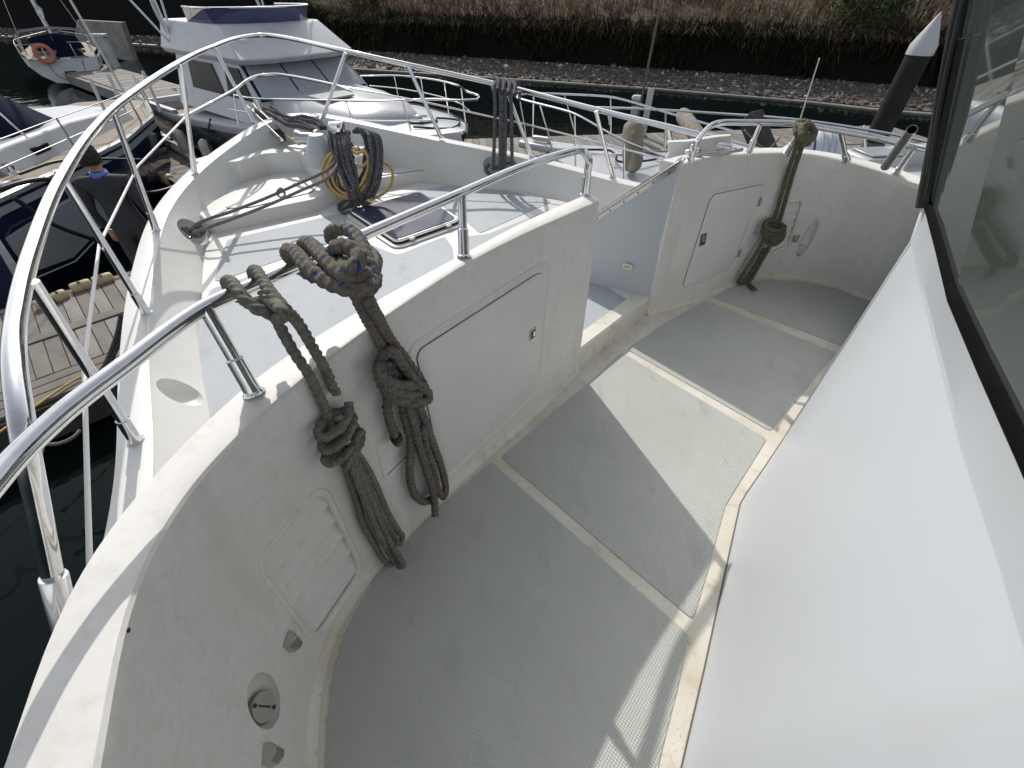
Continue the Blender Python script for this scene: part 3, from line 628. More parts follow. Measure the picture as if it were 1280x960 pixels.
# anchor chute, windlass, capstan
a0, a1, b0, b1 = PZ(308, 131, .68), PZ(349, 171, .50), PZ(312, 125, .68), PZ(362, 166, .50)
bm = bmesh.new(); ax = (a0 - a1).normalized(); sd = (b1 - a1).normalized() * .085; lo = Vector((0, 0, -.05)); c1 = a1
for o_, w_ in ((Vector(), sd * .08), (sd, sd * .08)): prism(bm, [c1 + o_, c1 + o_ + w_, c1 + o_ + w_ + lo, c1 + o_ + lo], a0 - a1)
chute = fin('anchor_chute', bm, STEEL, yacht, angle=40)
bm = bmesh.new(); prism(bm, [c1 + lo * .9, c1 + sd + lo * .9, c1 + sd + lo * 1.1, c1 + lo * 1.1], a0 - a1); fin('chute_liner', bm, BLK, chute)
wb = PZ(407, 207, .40); WX = Vector((.67, .74, 0)); 
bm = bmesh.new(); lathe(bm, [(.15, 0), (.15, .02), (.125, .10), (.085, .19), (.06, .235), (.001, .24)], 24, Matrix.Translation(wb + Vector((-.03, .05, 0)))); wl = fin('windlass', bm, GELC, yacht, angle=30)
d0_, d1_ = PZ(400, 174, .57), PZ(372, 172, .57); L_ = (d1_ - d0_).length
bm = bmesh.new(); lathe(bm, [(.075, 0), (.075, L_ * .12), (.048, L_ * .2), (.045, L_ * .8), (.06, L_ * .95), (.06, L_), (.03, L_ * 1.01), (.03, L_ * 1.1), (.001, L_ * 1.1)], 24, along(d0_, d1_)); fin('windlass_drum', bm, STEELD, wl, angle=35)
cb = Vector((-1.47, 4.12, .4))
bm = bmesh.new(); lathe(bm, [(.09, 0), (.09, .02), (.05, .04), (.045, .26), (.066, .27), (.068, .33), (.060, .345), (.001, .35)], 28, Matrix.Translation(cb)); cap_ = fin('capstan', bm, STEEL, yacht, angle=35)
cc = PZ(390, 193, .40); bm = bmesh.new(); lathe(bm, [(.07, 0), (.07, .02), (.05, .035), (.045, .05), (.001, .055)], 20, Matrix.Translation(cc)); fin('foot_switch', bm, STEELD, yacht, angle=30)
ew = (PZ(414, 254, .2) - PZ(407, 215, .3)); bm = bmesh.new(); boxo(bm, PZ(418, 232, .24), (.10, .10, .18)); fin('windlass_motor', bm, BLK, yacht, bevel=.01)

# ================================================================== ROPES (each its own thing)
def lift(bv, L):
    """points (px, py, spec): ('z', height) | ('w', distance in front of the wall) | None = between its neighbours"""
    ks = []
    for px, py, sp in L:
        d = ray(px, py)
        if sp is None: ks.append(None)
        elif sp[0] == 'z': ks.append((sp[1] - H) / d.z)
        elif sp[0] == 'y': ks.append(sp[1] / d.y)
        else:
            h, n = hit(bv, px, py)
            ks.append((((h - Vector((0, 0, H))).length - sp[1] / max(.45, abs(n.dot(d.normalized())))) / d.length) if h is not None else None)
    out = []
    for i, (px, py, sp) in enumerate(L):
        k = ks[i]
        if k is None:
            a = max((j for j in range(i) if ks[j] is not None), default=None); b = min((j for j in range(i + 1, len(L)) if ks[j] is not None), default=None)
            if a is None: k = ks[b]
            elif b is None: k = ks[a]
            else: k = ks[a] + (ks[b] - ks[a]) * (i - a) / (b - a)
        out.append(Vector((0, 0, H)) + ray(px, py) * k)
    return out
def W(o, *pts): return [(a, b, ('w', o)) for a, b in pts]
def Z(z, *pts): return [(a, b, ('z', z)) for a, b in pts]
def coilpx(c0, c1, a, b, turns, base, amp, ph=0, n=9):
    L = []; m = int(turns * n)
    for i in range(m + 1):
        t = i / m; th = ph + 2 * math.pi * turns * t; cx = c0[0] + (c1[0] - c0[0]) * t; cy = c0[1] + (c1[1] - c0[1]) * t
        L.append((cx + a[0] * math.cos(th) + b[0] * math.sin(th), cy + a[1] * math.cos(th) + b[1] * math.sin(th), ('w', base + amp * math.sin(th))))
    return L
# rope 1: plain grey braid, hitched on the bridge rail
r1 = thing('rope', 'plain grey rope looped over the near rail, its knot hanging beside the larger louvred vent', 'rope', PZ(300, 365, 1.11), 'ropes hitched to the chrome rails')
R1 = .0108
A = Z(1.085, (305, 376)) + Z(1.088, (290, 366)) + Z(1.115, (283, 354)) + Z(1.148, (289, 352)) + Z(1.152, (300, 366)) + Z(1.135, (317, 384)) + Z(1.12, (334, 391)) + [(345, 398, None), (354, 416, None), (368, 441, None)] + W(.016, (386, 468), (400, 496), (408, 515), (414, 540))
rope('rope_strand', lift(BV, A), R1, ROPE1, r1, 'twist')
B_ = Z(1.085, (328, 364)) + Z(1.09, (320, 352)) + Z(1.12, (316, 341)) + Z(1.15, (321, 339)) + Z(1.152, (331, 355)) + Z(1.15, (342, 370)) + Z(1.14, (356, 386)) + [(373, 404, None), (392, 436, None)] + W(.018, (409, 466), (417, 486), (421, 491))
rope('rope_strand', lift(BV, B_), R1, ROPE1, r1, 'twist')
rope('rope_strand', lift(BV, Z(1.10, (322, 378)) + Z(1.125, (334, 377)) + Z(1.15, (346, 382)) + Z(1.15, (354, 391)) + Z(1.12, (350, 398)) + Z(1.10, (340, 394))), R1, ROPE1, r1, 'twist')
rope('knot', lift(BV, coilpx((416, 520), (429, 568), (20, -17), (7, 12), 3.0, .036, .022)), R1, ROPE1, r1)
rope('knot', lift(BV, W(.06, (432, 585), (441, 566), (447, 545)) + W(.045, (452, 540), (450, 556), (440, 566)) + W(.02, (425, 560), (415, 578))), R1 * .95, ROPE1, r1)
for L in (W(.022, (428, 570), (434, 590), (443, 617), (454, 655), (468, 680), (478, 698), (486, 705), (493, 701), (488, 688), (476, 663), (462, 622), (446, 580), (440, 560)),
          W(.038, (436, 560), (450, 572), (468, 603), (484, 640), (498, 664), (503, 672), (499, 680), (489, 664), (474, 636), (458, 600), (444, 572)),
          W(.05, (440, 565), (452, 595), (470, 640), (486, 674), (500, 698), (505, 706), (498, 707), (484, 686), (468, 655), (452, 615), (438, 578))):
    rope('rope_bight', lift(BV, L), R1 * .95, ROPE1, r1)
# rope 2: thicker, blue flecks
r2 = thing('rope', 'thick grey rope with blue flecks coiled on the near rail, knotted over the locker door', 'rope', PZ(430, 320, 1.11), 'ropes hitched to the chrome rails')
R2 = .0152
rope('rope_loop', lift(BV, Z(1.075, (392, 346)) + Z(1.085, (372, 334)) + Z(1.10, (361, 322)) + Z(1.14, (360, 313)) + Z(1.16, (370, 317)) + Z(1.165, (384, 333)) + Z(1.16, (402, 348)) + Z(1.155, (425, 359)) + Z(1.15, (447, 363)) + Z(1.15, (464, 357)) + Z(1.14, (468, 345)) + Z(1.13, (460, 334)) + Z(1.10, (446, 330))), R2, ROPE2, r2)
rope('rope_loop', lift(BV, Z(1.08, (404, 336)) + Z(1.09, (390, 322)) + Z(1.11, (380, 308)) + Z(1.16, (386, 304)) + Z(1.175, (398, 315)) + Z(1.18, (415, 332)) + Z(1.175, (434, 346)) + Z(1.165, (453, 347)) + Z(1.15, (466, 338)) + Z(1.12, (468, 322)) + Z(1.09, (458, 312))), R2, ROPE2, r2)
rope('rope_loop', lift(BV, Z(1.09, (430, 318)) + Z(1.10, (416, 304)) + Z(1.13, (413, 293)) + Z(1.165, (422, 286)) + Z(1.175, (436, 288)) + Z(1.175, (449, 300)) + Z(1.17, (456, 318)) + Z(1.16, (460, 336)) + Z(1.14, (452, 350))), R2, ROPE2, r2)
rope('rope_loop', lift(BV, Z(1.13, (422, 330)) + Z(1.17, (415, 320)) + Z(1.20, (421, 310)) + Z(1.21, (434, 308)) + Z(1.205, (446, 315)) + Z(1.20, (448, 326)) + Z(1.19, (440, 336)) + Z(1.18, (430, 333)) + Z(1.15, (428, 322))), R2, ROPE2, r2)
rope('rope_strand', lift(BV, Z(1.12, (440, 356)) + Z(1.09, (447, 372)) + [(458, 396, None)] + W(.024, (470, 418), (480, 438), (492, 458))), R2 * .92, ROPE2, r2)
rope('rope_strand', lift(BV, Z(1.12, (454, 358)) + Z(1.09, (460, 374)) + [(473, 398, None)] + W(.03, (486, 422), (500, 440), (516, 462), (524, 478))), R2 * .92, ROPE2, r2)
rope('knot', lift(BV, coilpx((498, 466), (508, 492), (27, 10), (-5, 13), 2.6, .05, .026, ph=.6)), R2, ROPE2, r2)
rope('knot', lift(BV, W(.03, (478, 482), (474, 462), (478, 446)) + W(.055, (490, 440), (500, 452), (512, 468)) + W(.07, (522, 480), (532, 488), (536, 497), (528, 503)) + W(.04, (512, 500))), R2 * .95, ROPE2, r2)
for L in (W(.03, (486, 490), (484, 510), (488, 528), (494, 545), (498, 555)),
          W(.03, (502, 500), (506, 520), (513, 550), (512, 590), (517, 615), (529, 627), (541, 622), (545, 602), (536, 576), (524, 540), (516, 505)),
          W(.042, (520, 500), (528, 518), (539, 549), (551, 582), (557, 608), (555, 621), (547, 612), (542, 590), (533, 560), (527, 530)),
          W(.05, (508, 500), (516, 525), (527, 568), (538, 602), (543, 625), (544, 645))):
    rope('rope_bight', lift(BV, L), R2 * .9, ROPE2, r2)
wp = lift(BV, W(.03, (494, 545), (499, 556))); bm = bmesh.new(); lathe(bm, [(.0175, 0), (.019, .002), (.019, .02), (.0175, .022)], 14, along(wp[0], wp[1])); fin('whipping', bm, BLK, r2)
# rope 3: olive, starboard wall
r3 = thing('rope', 'olive weathered rope tied to the far rail and hanging down to the deck', 'rope', PZ(1003, 160, 1.02), 'ropes hitched to the chrome rails')
R3 = .0135
rope('knot', lift(BV2, Z(1.0, (1002, 176)) + Z(1.03, (996, 166)) + Z(1.06, (997, 154)) + Z(1.07, (1008, 153)) + Z(1.05, (1016, 162)) + Z(1.03, (1014, 174)) + Z(1.05, (1004, 172)) + Z(1.08, (1002, 160)) + Z(1.07, (1012, 158)) + Z(1.04, (1018, 168)) + Z(1.0, (1008, 180))), R3 * 1.1, ROPE3, r3)
rope('knot', lift(BV2, Z(1.01, (1010, 182)) + Z(1.05, (1008, 170)) + Z(1.075, (1004, 160)) + Z(1.04, (996, 158)) + Z(1.0, (998, 174))), R3, ROPE3, r3)
for dx, w_ in ((-3, .03), (4, .035)):
    rope('rope_strand', lift(BV2, Z(1.0, (1001 + dx, 172)) + [(996 + dx, 190, None)] + W(w_, (988 + dx, 215), (978 + dx, 250), (970 + dx, 278))), R3 * .9, ROPE3, r3)
rope('knot', lift(BV2, coilpx((969, 280), (966, 293), (12, 3), (-2, 7), 2.6, .055, .03)), R3, ROPE3, r3)
rope('knot', lift(BV2, W(.06, (980, 284), (978, 298), (966, 306)) + W(.05, (956, 298), (960, 288))), R3, ROPE3, r3)
for L in (W(.04, (962, 292), (952, 305), (938, 328), (927, 345), (923, 352), (930, 353), (942, 335), (956, 310)), W(.06, (966, 296), (960, 312), (951, 328), (942, 344), (936, 354)) + Z(.03, (944, 362)), W(.05, (958, 295), (948, 312), (934, 334), (926, 350))):
    rope('rope_bight', lift(BV2, L), R3 * .9, ROPE3, r3)
# rope 4: hung on the bow rail over the starboard fairlead
r4 = thing('rope', 'dark grey rope hung in long bights from the bow rail above the oval fairlead', 'rope', PZ(632, 108, .92), 'ropes hitched to the chrome rails')
for i, (xa, xb) in enumerate(((620, 616), (627, 624), (633, 630), (640, 639), (629, 627))):
    rope('rope_bight', lift(BV3, Z(.95, (xa + 1, 101)) + Z(.93, (xa - 2, 110)) + [(xa - 1, 135, None), ((xa + xb) / 2, 170, None), (xb + 1, 200, None)] + W(.05 + .02 * (i % 2), (xb, 212))), .0155, ROPED, r4)
for i in range(4):
    x = 618 + i * 7; y = 101 + i * 2
    rope('rope_loop', lift(BV3, Z(.86, (x, y + 14)) + Z(.90, (x - 3, y + 4)) + Z(.95, (x, y - 3)) + Z(.97, (x + 5, y)) + Z(.93, (x + 4, y + 12))), .016, ROPED, r4)
rope('rope_strand', lift(BV3, Z(.95, (640, 103)) + Z(.93, (648, 104)) + Z(.88, (650, 113)) + Z(.84, (649, 126))), .012, ROPED, r4)
h_, n_ = hit(BV3, 622, 210)
rope('knot', lift(BV3, W(.02, (612, 205), (607, 212), (616, 220), (628, 218), (638, 212), (640, 203), (628, 206), (615, 212))), .016, ROPED, r4)
# rope 5: doubled mooring line from the port fairlead to the capstan
r5 = thing('mooring_rope', 'doubled grey mooring line stretched from the port fairlead to the capstan', 'rope', PZ(250, 290, .2))
hp, hn = holes[0]
for dz, (x0, y0), (x1, y1) in ((0, (246, 280), (408, 213)), (.01, (250, 288), (410, 222))):
    a = PZ(x0, y0, .26); b = PZ(x1, y1, .47)
    rope('rope_strand', [hp - hn * .02, a, a.lerp(b, .25) - Vector((0, 0, .012)), a.lerp(b, .5) - Vector((0, 0, .018)), a.lerp(b, .75) - Vector((0, 0, .012)), b, Vector((-1.47, 4.12, .52))], .0105, ROPEM, r5, 'twist', ds=.006)
m_ = PZ(250, 284, .26).lerp(PZ(409, 217, .47), .62)
rope('knot', [m_ + Vector((.02 * math.cos(t), .02 * math.sin(t * 1.3), .03 * math.sin(t))) for t in np.linspace(0, 9, 14)], .007, ROPEM, r5)
rope('knot', [hp + hn * (.015 + .02 * math.sin(t * 2.1)) + Vector((.03 * math.sin(t * 1.3), .055 * math.cos(t), .04 * math.sin(t * .9))) for t in np.linspace(0, 13, 22)], .015, ROPEM, r5, 'twist')
# capstan bundle
def YB(px, py, o=0): return PY(px, py, 4.06 - (py - 165) / 90 * .19 - o)
r6 = thing('rope_bundle', 'dark grey mooring ropes wound round the chrome capstan and hanging to the foredeck', 'rope', (-1.47, 4.0, .5))
rope('rope_turns', [cb + Vector((math.cos(t) * (.075 + .012 * math.sin(t * 2.7)), math.sin(t) * (.08 + .012 * math.cos(t * 1.9)), .25 - .022 * t / 6.28 * 1.6 + .01 * math.sin(t * 3.3))) for t in np.linspace(0, 6.28 * 5.5, 60)], .019, ROPED, r6)
rnd = random.Random(3)
for k in range(9):
    x0 = 412 + k * 2.6; L = [YB(x0, 166 + rnd.uniform(-3, 3), -.03), YB(x0 + 3 + rnd.uniform(-4, 4), 185, rnd.uniform(.02, .09)), YB(x0 + 8 + rnd.uniform(-5, 5), 205, rnd.uniform(.03, .1)), YB(x0 + 12 + rnd.uniform(-6, 6), 228, rnd.uniform(.02, .09)), YB(x0 + 16 + rnd.uniform(-6, 8), 246, .02), YB(x0 + 14 + rnd.uniform(-14, 24), 257, 0)]
    rope('rope_bight', L, .0125, ROPED, r6)
for k in range(6):
    x0 = 446 + k * 3.2; L = [YB(442 + k * 2, 165, -.02), YB(x0 + 2, 161 + k, .02), YB(x0 + 8 + rnd.uniform(-3, 3), 178, rnd.uniform(.0, .08)), YB(x0 + 8 + rnd.uniform(-4, 4), 205, rnd.uniform(.0, .08)), YB(x0 + 7 + rnd.uniform(-5, 5), 228, .03), YB(x0 + 3, 243, .0), YB(x0 - 8, 250, .0)]
    rope('rope_bight', L, .013, ROPED, r6)
for k in range(7):
    x0 = 414 + k * 2.4; o_ = rnd.uniform(.10, .15)
    rope('rope_bight', [YB(x0 + 4, 170, .03), YB(x0 + 6 + rnd.uniform(-3, 3), 186, o_), YB(x0 + 13 + rnd.uniform(-4, 4), 208, o_), YB(x0 + 20 + rnd.uniform(-5, 5), 232, o_), YB(x0 + 22 + rnd.uniform(-10, 10), 250, .05)], .0135, ROPED, r6)
for k in range(4):
    x0 = 462 + k * 4; o_ = rnd.uniform(.08, .13)
    rope('rope_bight', [YB(456, 163, .02), YB(x0, 172, o_), YB(x0 + 3, 200, o_), YB(x0 + 1 + rnd.uniform(-3, 3), 226, o_), YB(x0 - 8, 246, .04)], .0145, ROPED, r6)
rope('rope_bight', [PZ(a, b, .14) for a, b in [(432, 250), (424, 258), (428, 265), (445, 266), (470, 264), (484, 258), (498, 251)]], .014, ROPED, r6)
rope('rope_bight', [PZ(a, b, .15) for a, b in [(440, 245), (455, 252), (462, 262), (450, 262), (438, 258), (426, 262)]], .014, ROPED, r6)
for L in ([(330, 136), (350, 143), (372, 150), (392, 153), (402, 160)], [(334, 141), (352, 150), (370, 152), (386, 158), (398, 165)], [(340, 134), (362, 148), (380, 146), (398, 152), (406, 160)], [(346, 147), (360, 156), (376, 158), (392, 163)]):
    rope('rope_strand', [PZ(a, b, .66 - .03 * i) for i, (a, b) in enumerate(L)], .020, ROPED, r6)
hs = thing('water_hose', 'tan rubber hose coiled and hung on the capstan, running into the anchor chute', 'hose', (-1.5, 4.0, .3))
def hl(name, P): 
    bm = bmesh.new(); sweep(bm, catmull(P, .015), .0125, 10); return fin(name, bm, HOSE, hs, smooth=True)
hl('hose_lead', [PZ(318, 134, .655), PZ(335, 148, .58), PZ(352, 164, .50), PZ(362, 172, .50), PZ(375, 178, .52), PZ(395, 181, .52), PZ(413, 181, .56), PZ(430, 180, .6)])
def loop(cx, cy, rx, ry, o, rot=0, n=14, k=0):
    return [YB(cx + rx * math.cos(t) * math.cos(rot) - ry * math.sin(t) * math.sin(rot), cy + ry * math.sin(t) * math.cos(rot) + rx * math.cos(t) * math.sin(rot), o + .02 * math.cos(t)) for t in np.linspace(-1.5 + k, -1.5 + k + 6.0, n)]
for cx, cy, rx, ry, o, rot in ((436, 216, 33, 32, .02, .25), (437, 215, 28, 31, .045, .3), (440, 214, 24, 29, .06, .35), (441, 213, 19, 30, .03, .4), (444, 212, 15, 27, .08, .3)):
    hl('hose_loop', loop(cx, cy, rx, ry, o, rot))
hl('hose_loop', [YB(430, 178, .06), YB(446, 192, .09), YB(456, 188, .08), YB(460, 200, .08), YB(452, 208, .09), YB(440, 208, .09)])
hl('hose_loop', [YB(470, 202, .02), YB(480, 203, .0), YB(489, 210, -.02), YB(491, 220, -.02), YB(487, 234, -.0), YB(476, 244, .0), YB(462, 250, .03)])
# dark lines hanging outside the port bow
# ================================================================== THE MARINA
WZ = -1.65
WAT = mat('sea_water', (.004, .007, .007), .04, spec=.5, ior=1.16, bump=(1.3, .22, .05))
bm = bmesh.new(); poly(bm, [(-120, -60, WZ), (120, -60, WZ), (120, 60, WZ), (-120, 90, WZ)]); tag(fin('water', bm, WAT), kind='structure')
# ---- embankment: a kerb, a strip of stones, a dark wall and a slope of dry grass
SHORE = [Vector(p) for p in [(60, -1, 0), (30, 9.5, 0), (12.6, 17.0, 0), (10.5, 18.6, 0), (5.9, 21.0, 0), (-1.5, 24.0, 0), (-9, 27.0, 0), (-14, 31.5, 0), (-24, 37, 0), (-60, 52, 0)]]
BASE = [Vector(p) for p in [(64, 2.5, 0), (33, 13, 0), (14.9, 18.9, 0), (11.5, 21, 0), (5.9, 23.6, 0), (-1.5, 27.0, 0), (-9, 30.5, 0), (-15, 33.0, 0), (-25, 38.5, 0), (-60, 54, 0)]]
def interp_line(P, n): return resample(P, n)
S_ = resample(SHORE, 120); B2 = resample(BASE, 120)
STONE = mat('wet_stone', (.16, .14, .12), .8, noise=[(6, (.06, .055, .05), .4, .7, 6), (40, (.30, .28, .25), .6, .8, 4)], bump=(8, .8, .1))
CONC = mat('concrete', (.22, .21, .19), .85, noise=[(3, (.12, .115, .10), .4, .7, 6), (30, (.28, .27, .25), .5, .8)], bump=(40, .3, .01))
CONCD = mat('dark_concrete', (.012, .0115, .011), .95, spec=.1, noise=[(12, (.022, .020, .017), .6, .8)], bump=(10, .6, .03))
SOIL = mat('dry_bank', (.09, .065, .04), .95, noise=[(.6, (.045, .04, .022), .4, .65, 6), (9, (.16, .12, .075), .5, .8, 6)], bump=(6, 1, .1))
bm = bmesh.new(); loft(bm, [[Vector((p.x, p.y, -1.9)) for p in S_], [Vector((p.x, p.y, -1.60)) for p in S_], [Vector((p.x, p.y, -1.58)) for p in offs(S_, -.16)], [Vector((p.x, p.y, -1.66)) for p in offs(S_, -.23)]])
kerb = fin('shore_kerb', bm, CONC); tag(kerb, kind='structure')
bm = bmesh.new(); loft(bm, [[Vector((p.x, p.y, -1.56)) for p in offs(S_, -.2)], [Vector((p.x, p.y, -1.22)) for p in B2]]); tag(fin('shore_bed', bm, STONE), kind='structure')
zo = [3.2 * (lambda x: x * x * (3 - 2 * x))(min(1, max(0, (-p.x - 9) / 9))) for p in B2]
bm = bmesh.new(); loft(bm, [[Vector((p.x, p.y, -1.5)) for p in B2], [Vector((p.x, p.y, .10 + z)) for p, z in zip(B2, zo)], [Vector((p.x, p.y, .12 + z)) for p, z in zip(offs(B2, -.4), zo)]]); 
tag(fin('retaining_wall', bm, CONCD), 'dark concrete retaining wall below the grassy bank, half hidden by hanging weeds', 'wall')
ZOFF = np.array([3.2 * (lambda x: x * x * (3 - 2 * x))(min(1, max(0, (-p.x - 9) / 9))) for p in B2])
rows = []
for d, z in ((.35, .05), (1.2, .35), (3, .9), (6, 2.0), (10, 3.8), (18, 7), (30, 9)):
    rows.append([Vector((p.x, p.y, z + ZOFF[i] + .12 * math.sin(i * .7 + d) + .1 * math.sin(i * .23 * d))) for i, p in enumerate(offs(B2, -d))])
bm = bmesh.new(); loft(bm, rows); bank = fin('grassy_bank', bm, SOIL, smooth=True); tag(bank, kind='structure')
def facing_sun_pos(line, n, dlo, dhi): pass
# stones on the strip
def ico():
    bm = bmesh.new(); bmesh.ops.create_icosphere(bm, subdivisions=1, radius=1); v = np.array([x.co[:] for x in bm.verts]); f = np.array([[x.index for x in p.verts] for p in bm.faces]); bm.free(); return v, f
def scatter_mesh(name, V, F, C, mt, smooth=False):
    """V: (n,k,3) verts of n copies, F: (m,3|4) faces of one copy, C: (n,) tint written to a colour attribute"""
    n, k, _ = V.shape; m, q = F.shape
    me = bpy.data.meshes.new(name); me.vertices.add(n * k); me.vertices.foreach_set('co', V.reshape(-1).astype(np.float32))
    idx = (F[None] + (np.arange(n) * k)[:, None, None]).reshape(-1); me.loops.add(len(idx)); me.loops.foreach_set('vertex_index', idx.astype(np.int32))
    me.polygons.add(n * m); me.polygons.foreach_set('loop_start', (np.arange(n * m) * q).astype(np.int32)); me.update(calc_edges=True)
    at = me.attributes.new('tint', 'FLOAT', 'POINT'); at.data.foreach_set('value', np.repeat(C, k).astype(np.float32))
    return link(name, me, mt)
def tintmat(name, stops, rough=.9, trans=0):
    m = bpy.data.materials.new(name); m.use_nodes = True; t = m.node_tree; b = t.nodes['Principled BSDF']; b.inputs['Roughness'].default_value = rough; b.inputs['Specular IOR Level'].default_value = .2
    a = t.nodes.new('ShaderNodeAttribute'); a.attribute_name = 'tint'; r = t.nodes.new('ShaderNodeValToRGB'); t.links.new(a.outputs['Fac'], r.inputs[0])
    r.color_ramp.elements[0].position = stops[0][0]; r.color_ramp.elements[0].color = (*stops[0][1], 1); r.color_ramp.elements[1].position = stops[-1][0]; r.color_ramp.elements[1].color = (*stops[-1][1], 1)
    for p, c in stops[1:-1]: e = r.color_ramp.elements.new(p); e.color = (*c, 1)
    t.links.new(r.outputs[0], b.inputs['Base Color'])
    return m
def on_strip(n, d):
    t = rng.uniform(.0, 1, n) * 118; i = t.astype(int); f = (t - i)[:, None]
    A = np.array([[p.x, p.y] for p in S_]); Bn = np.array([[p.x, p.y] for p in B2])
    a = A[i] * (1 - f) + A[i + 1] * f; b = Bn[i] * (1 - f) + Bn[i + 1] * f
    return a, b
iv, if_ = ico(); n = 17000; a, b = on_strip(n, 0); u = rng.uniform(.08, 1.0, n)[:, None]; xy = a * (1 - u) + b * u
sz = rng.lognormal(-3.0, .45, n).clip(.022, .15); Vv = iv[None] * (rng.uniform(.6, 1.3, (n, 1, 3)) * sz[:, None, None]) * (1 + rng.uniform(-.25, .25, (n, len(iv), 1)))
th = rng.uniform(0, 6.28, n); c_, s_ = np.cos(th)[:, None], np.sin(th)[:, None]
X = Vv[:, :, 0] * c_ - Vv[:, :, 1] * s_; Yy = Vv[:, :, 0] * s_ + Vv[:, :, 1] * c_; zb = -1.55 + .33 * u[:, 0]
P_ = np.stack([X + xy[:, :1], Yy + xy[:, 1:], Vv[:, :, 2] * .7 + zb[:, None]], 2)
tint = rng.beta(1.5, 4, n); tint[rng.random(n) < .05] = 1
tag(scatter_mesh('shore_stones', P_, if_, tint, tintmat('stone_tint', [(0, (.07, .06, .05)), (.4, (.20, .17, .14)), (.75, (.30, .27, .23)), (1, (.62, .60, .56))])), 'strip of loose brown stones and pale litter along the water', 'stones', kind='stuff')
# dry grass and hanging weeds: curved blades
def blades(name, base, hgt, lean, width, tint, mt, droop=.3, rows=3):
    n = len(base); ang = rng.uniform(0, 6.28, n); side = np.stack([np.cos(ang), np.sin(ang), np.zeros(n)], 1)
    V = []
    for r in range(rows + 1):
        t = r / rows; p = base + lean * (t ** 1.6)[..., None] if isinstance(t, np.ndarray) else base + lean * t ** 1.6
        p = p + np.stack([np.zeros(n), np.zeros(n), hgt * (t - droop * t * t * .6)], 1)
        w_ = width * (1 - t * .85); V.append(p - side * w_[:, None]); V.append(p + side * w_[:, None])
    V = np.stack(V, 1); F = np.array([[2 * r, 2 * r + 1, 2 * r + 3, 2 * r + 2] for r in range(rows)])
    return scatter_mesh(name, V, F, tint, mt)
Bn = np.array([[p.x, p.y] for p in B2]); On = np.array([[q.x - p.x, q.y - p.y] for q, p in zip(offs(B2, -1), B2)])
DM = [0, .35, 1.2, 3, 6, 10, 18, 30]; ZM = [.1, .05, .35, .9, 2.0, 3.8, 7, 9]
def bankpts(n, dlo, dhi, pw=1.0, tl=8, th_=112):
    t = rng.uniform(tl, th_, n); i = t.astype(int); f = (t - i)[:, None]
    p = Bn[i] * (1 - f) + Bn[i + 1] * f; o = On[i]; d = dlo + (dhi - dlo) * rng.random(n) ** pw
    xy = p + o * d[:, None]; return xy, d, np.interp(d, DM, ZM) + ZOFF[i]
GT = tintmat('dry_grass', [(0, (.030, .028, .012)), (.3, (.085, .058, .032)), (.6, (.165, .11, .065)), (1, (.31, .225, .15))])
def clumpnoise(xy, s=.35): return .5 + .5 * np.sin(xy[:, 0] * s * 2.1 + np.sin(xy[:, 1] * s * 1.7) * 2) * np.cos(xy[:, 0] * s * .9 + xy[:, 1] * s * 1.3)
n = 34000; xy, d, z = bankpts(n, .0, 13, 1.3); cn = clumpnoise(xy)
h = rng.uniform(.35, 1.0, n) * (.6 + .7 * cn)
tn = (.25 + .5 * cn * rng.uniform(.5, 1.2, n) + .12 * rng.standard_normal(n)).clip(0, 1); green = clumpnoise(xy + 40, .22) > .82; tn[green] *= .3
lean = rng.normal(0, .22, (n, 3)); lean[:, 2] = 0
tag(blades('dry_grass', np.column_stack([xy, z - .05]), h, lean, rng.uniform(.012, .035, n), tn, GT), 'tall dry straw coloured grass covering the bank', 'grass', kind='stuff')
# seed heads: pale feathery tufts above
n = 12000; xy, d, z = bankpts(n, .1, 9, 1.2); cn = clumpnoise(xy, .5); k = cn > .35; xy, z, cn = xy[k], z[k], cn[k]; n = len(xy)
lean = rng.normal(0, .1, (n, 3)); lean[:, 2] = 0
tag(blades('seed_heads', np.column_stack([xy, z + rng.uniform(.4, .95, n)]), rng.uniform(.12, .3, n), lean, rng.uniform(.02, .045, n), rng.uniform(.55, 1, n), GT, rows=2), 'pale feathery seed heads standing over the dry grass', 'grass', kind='stuff')
# weeds and vines over the wall: dark leaves
n = 60000; t = rng.uniform(6, 114, n); i = t.astype(int); f = (t - i)[:, None]; p = Bn[i] * (1 - f) + Bn[i + 1] * f; o = On[i]
drop = rng.random(n) ** 1.6 * (1.0 + .5 * np.sin(t * 1.3) + .3 * np.sin(t * 3.1)); out = rng.uniform(.0, .55, n) * (1 - .4 * drop)
base = np.column_stack([p - o * out[:, None], .35 - drop + ZOFF[i]]); ln = rng.normal(0, .12, (n, 3)); ln -= np.column_stack([o, np.zeros(n)]) * .12
tag(blades('hanging_weeds', base, rng.uniform(-.45, .35, n), ln, rng.uniform(.012, .04, n), (rng.beta(1.3, 3.2, n) * (1.05 - .55 * drop / 1.6) * (.5 + .7 * clumpnoise(p, .6))).clip(0, 1), tintmat('weed_tint', [(0, (.010, .012, .006)), (.3, (.030, .030, .014)), (.7, (.10, .075, .04)), (1, (.22, .16, .09))])), 'dark tangle of weeds hanging over the concrete wall', 'weeds', kind='stuff')
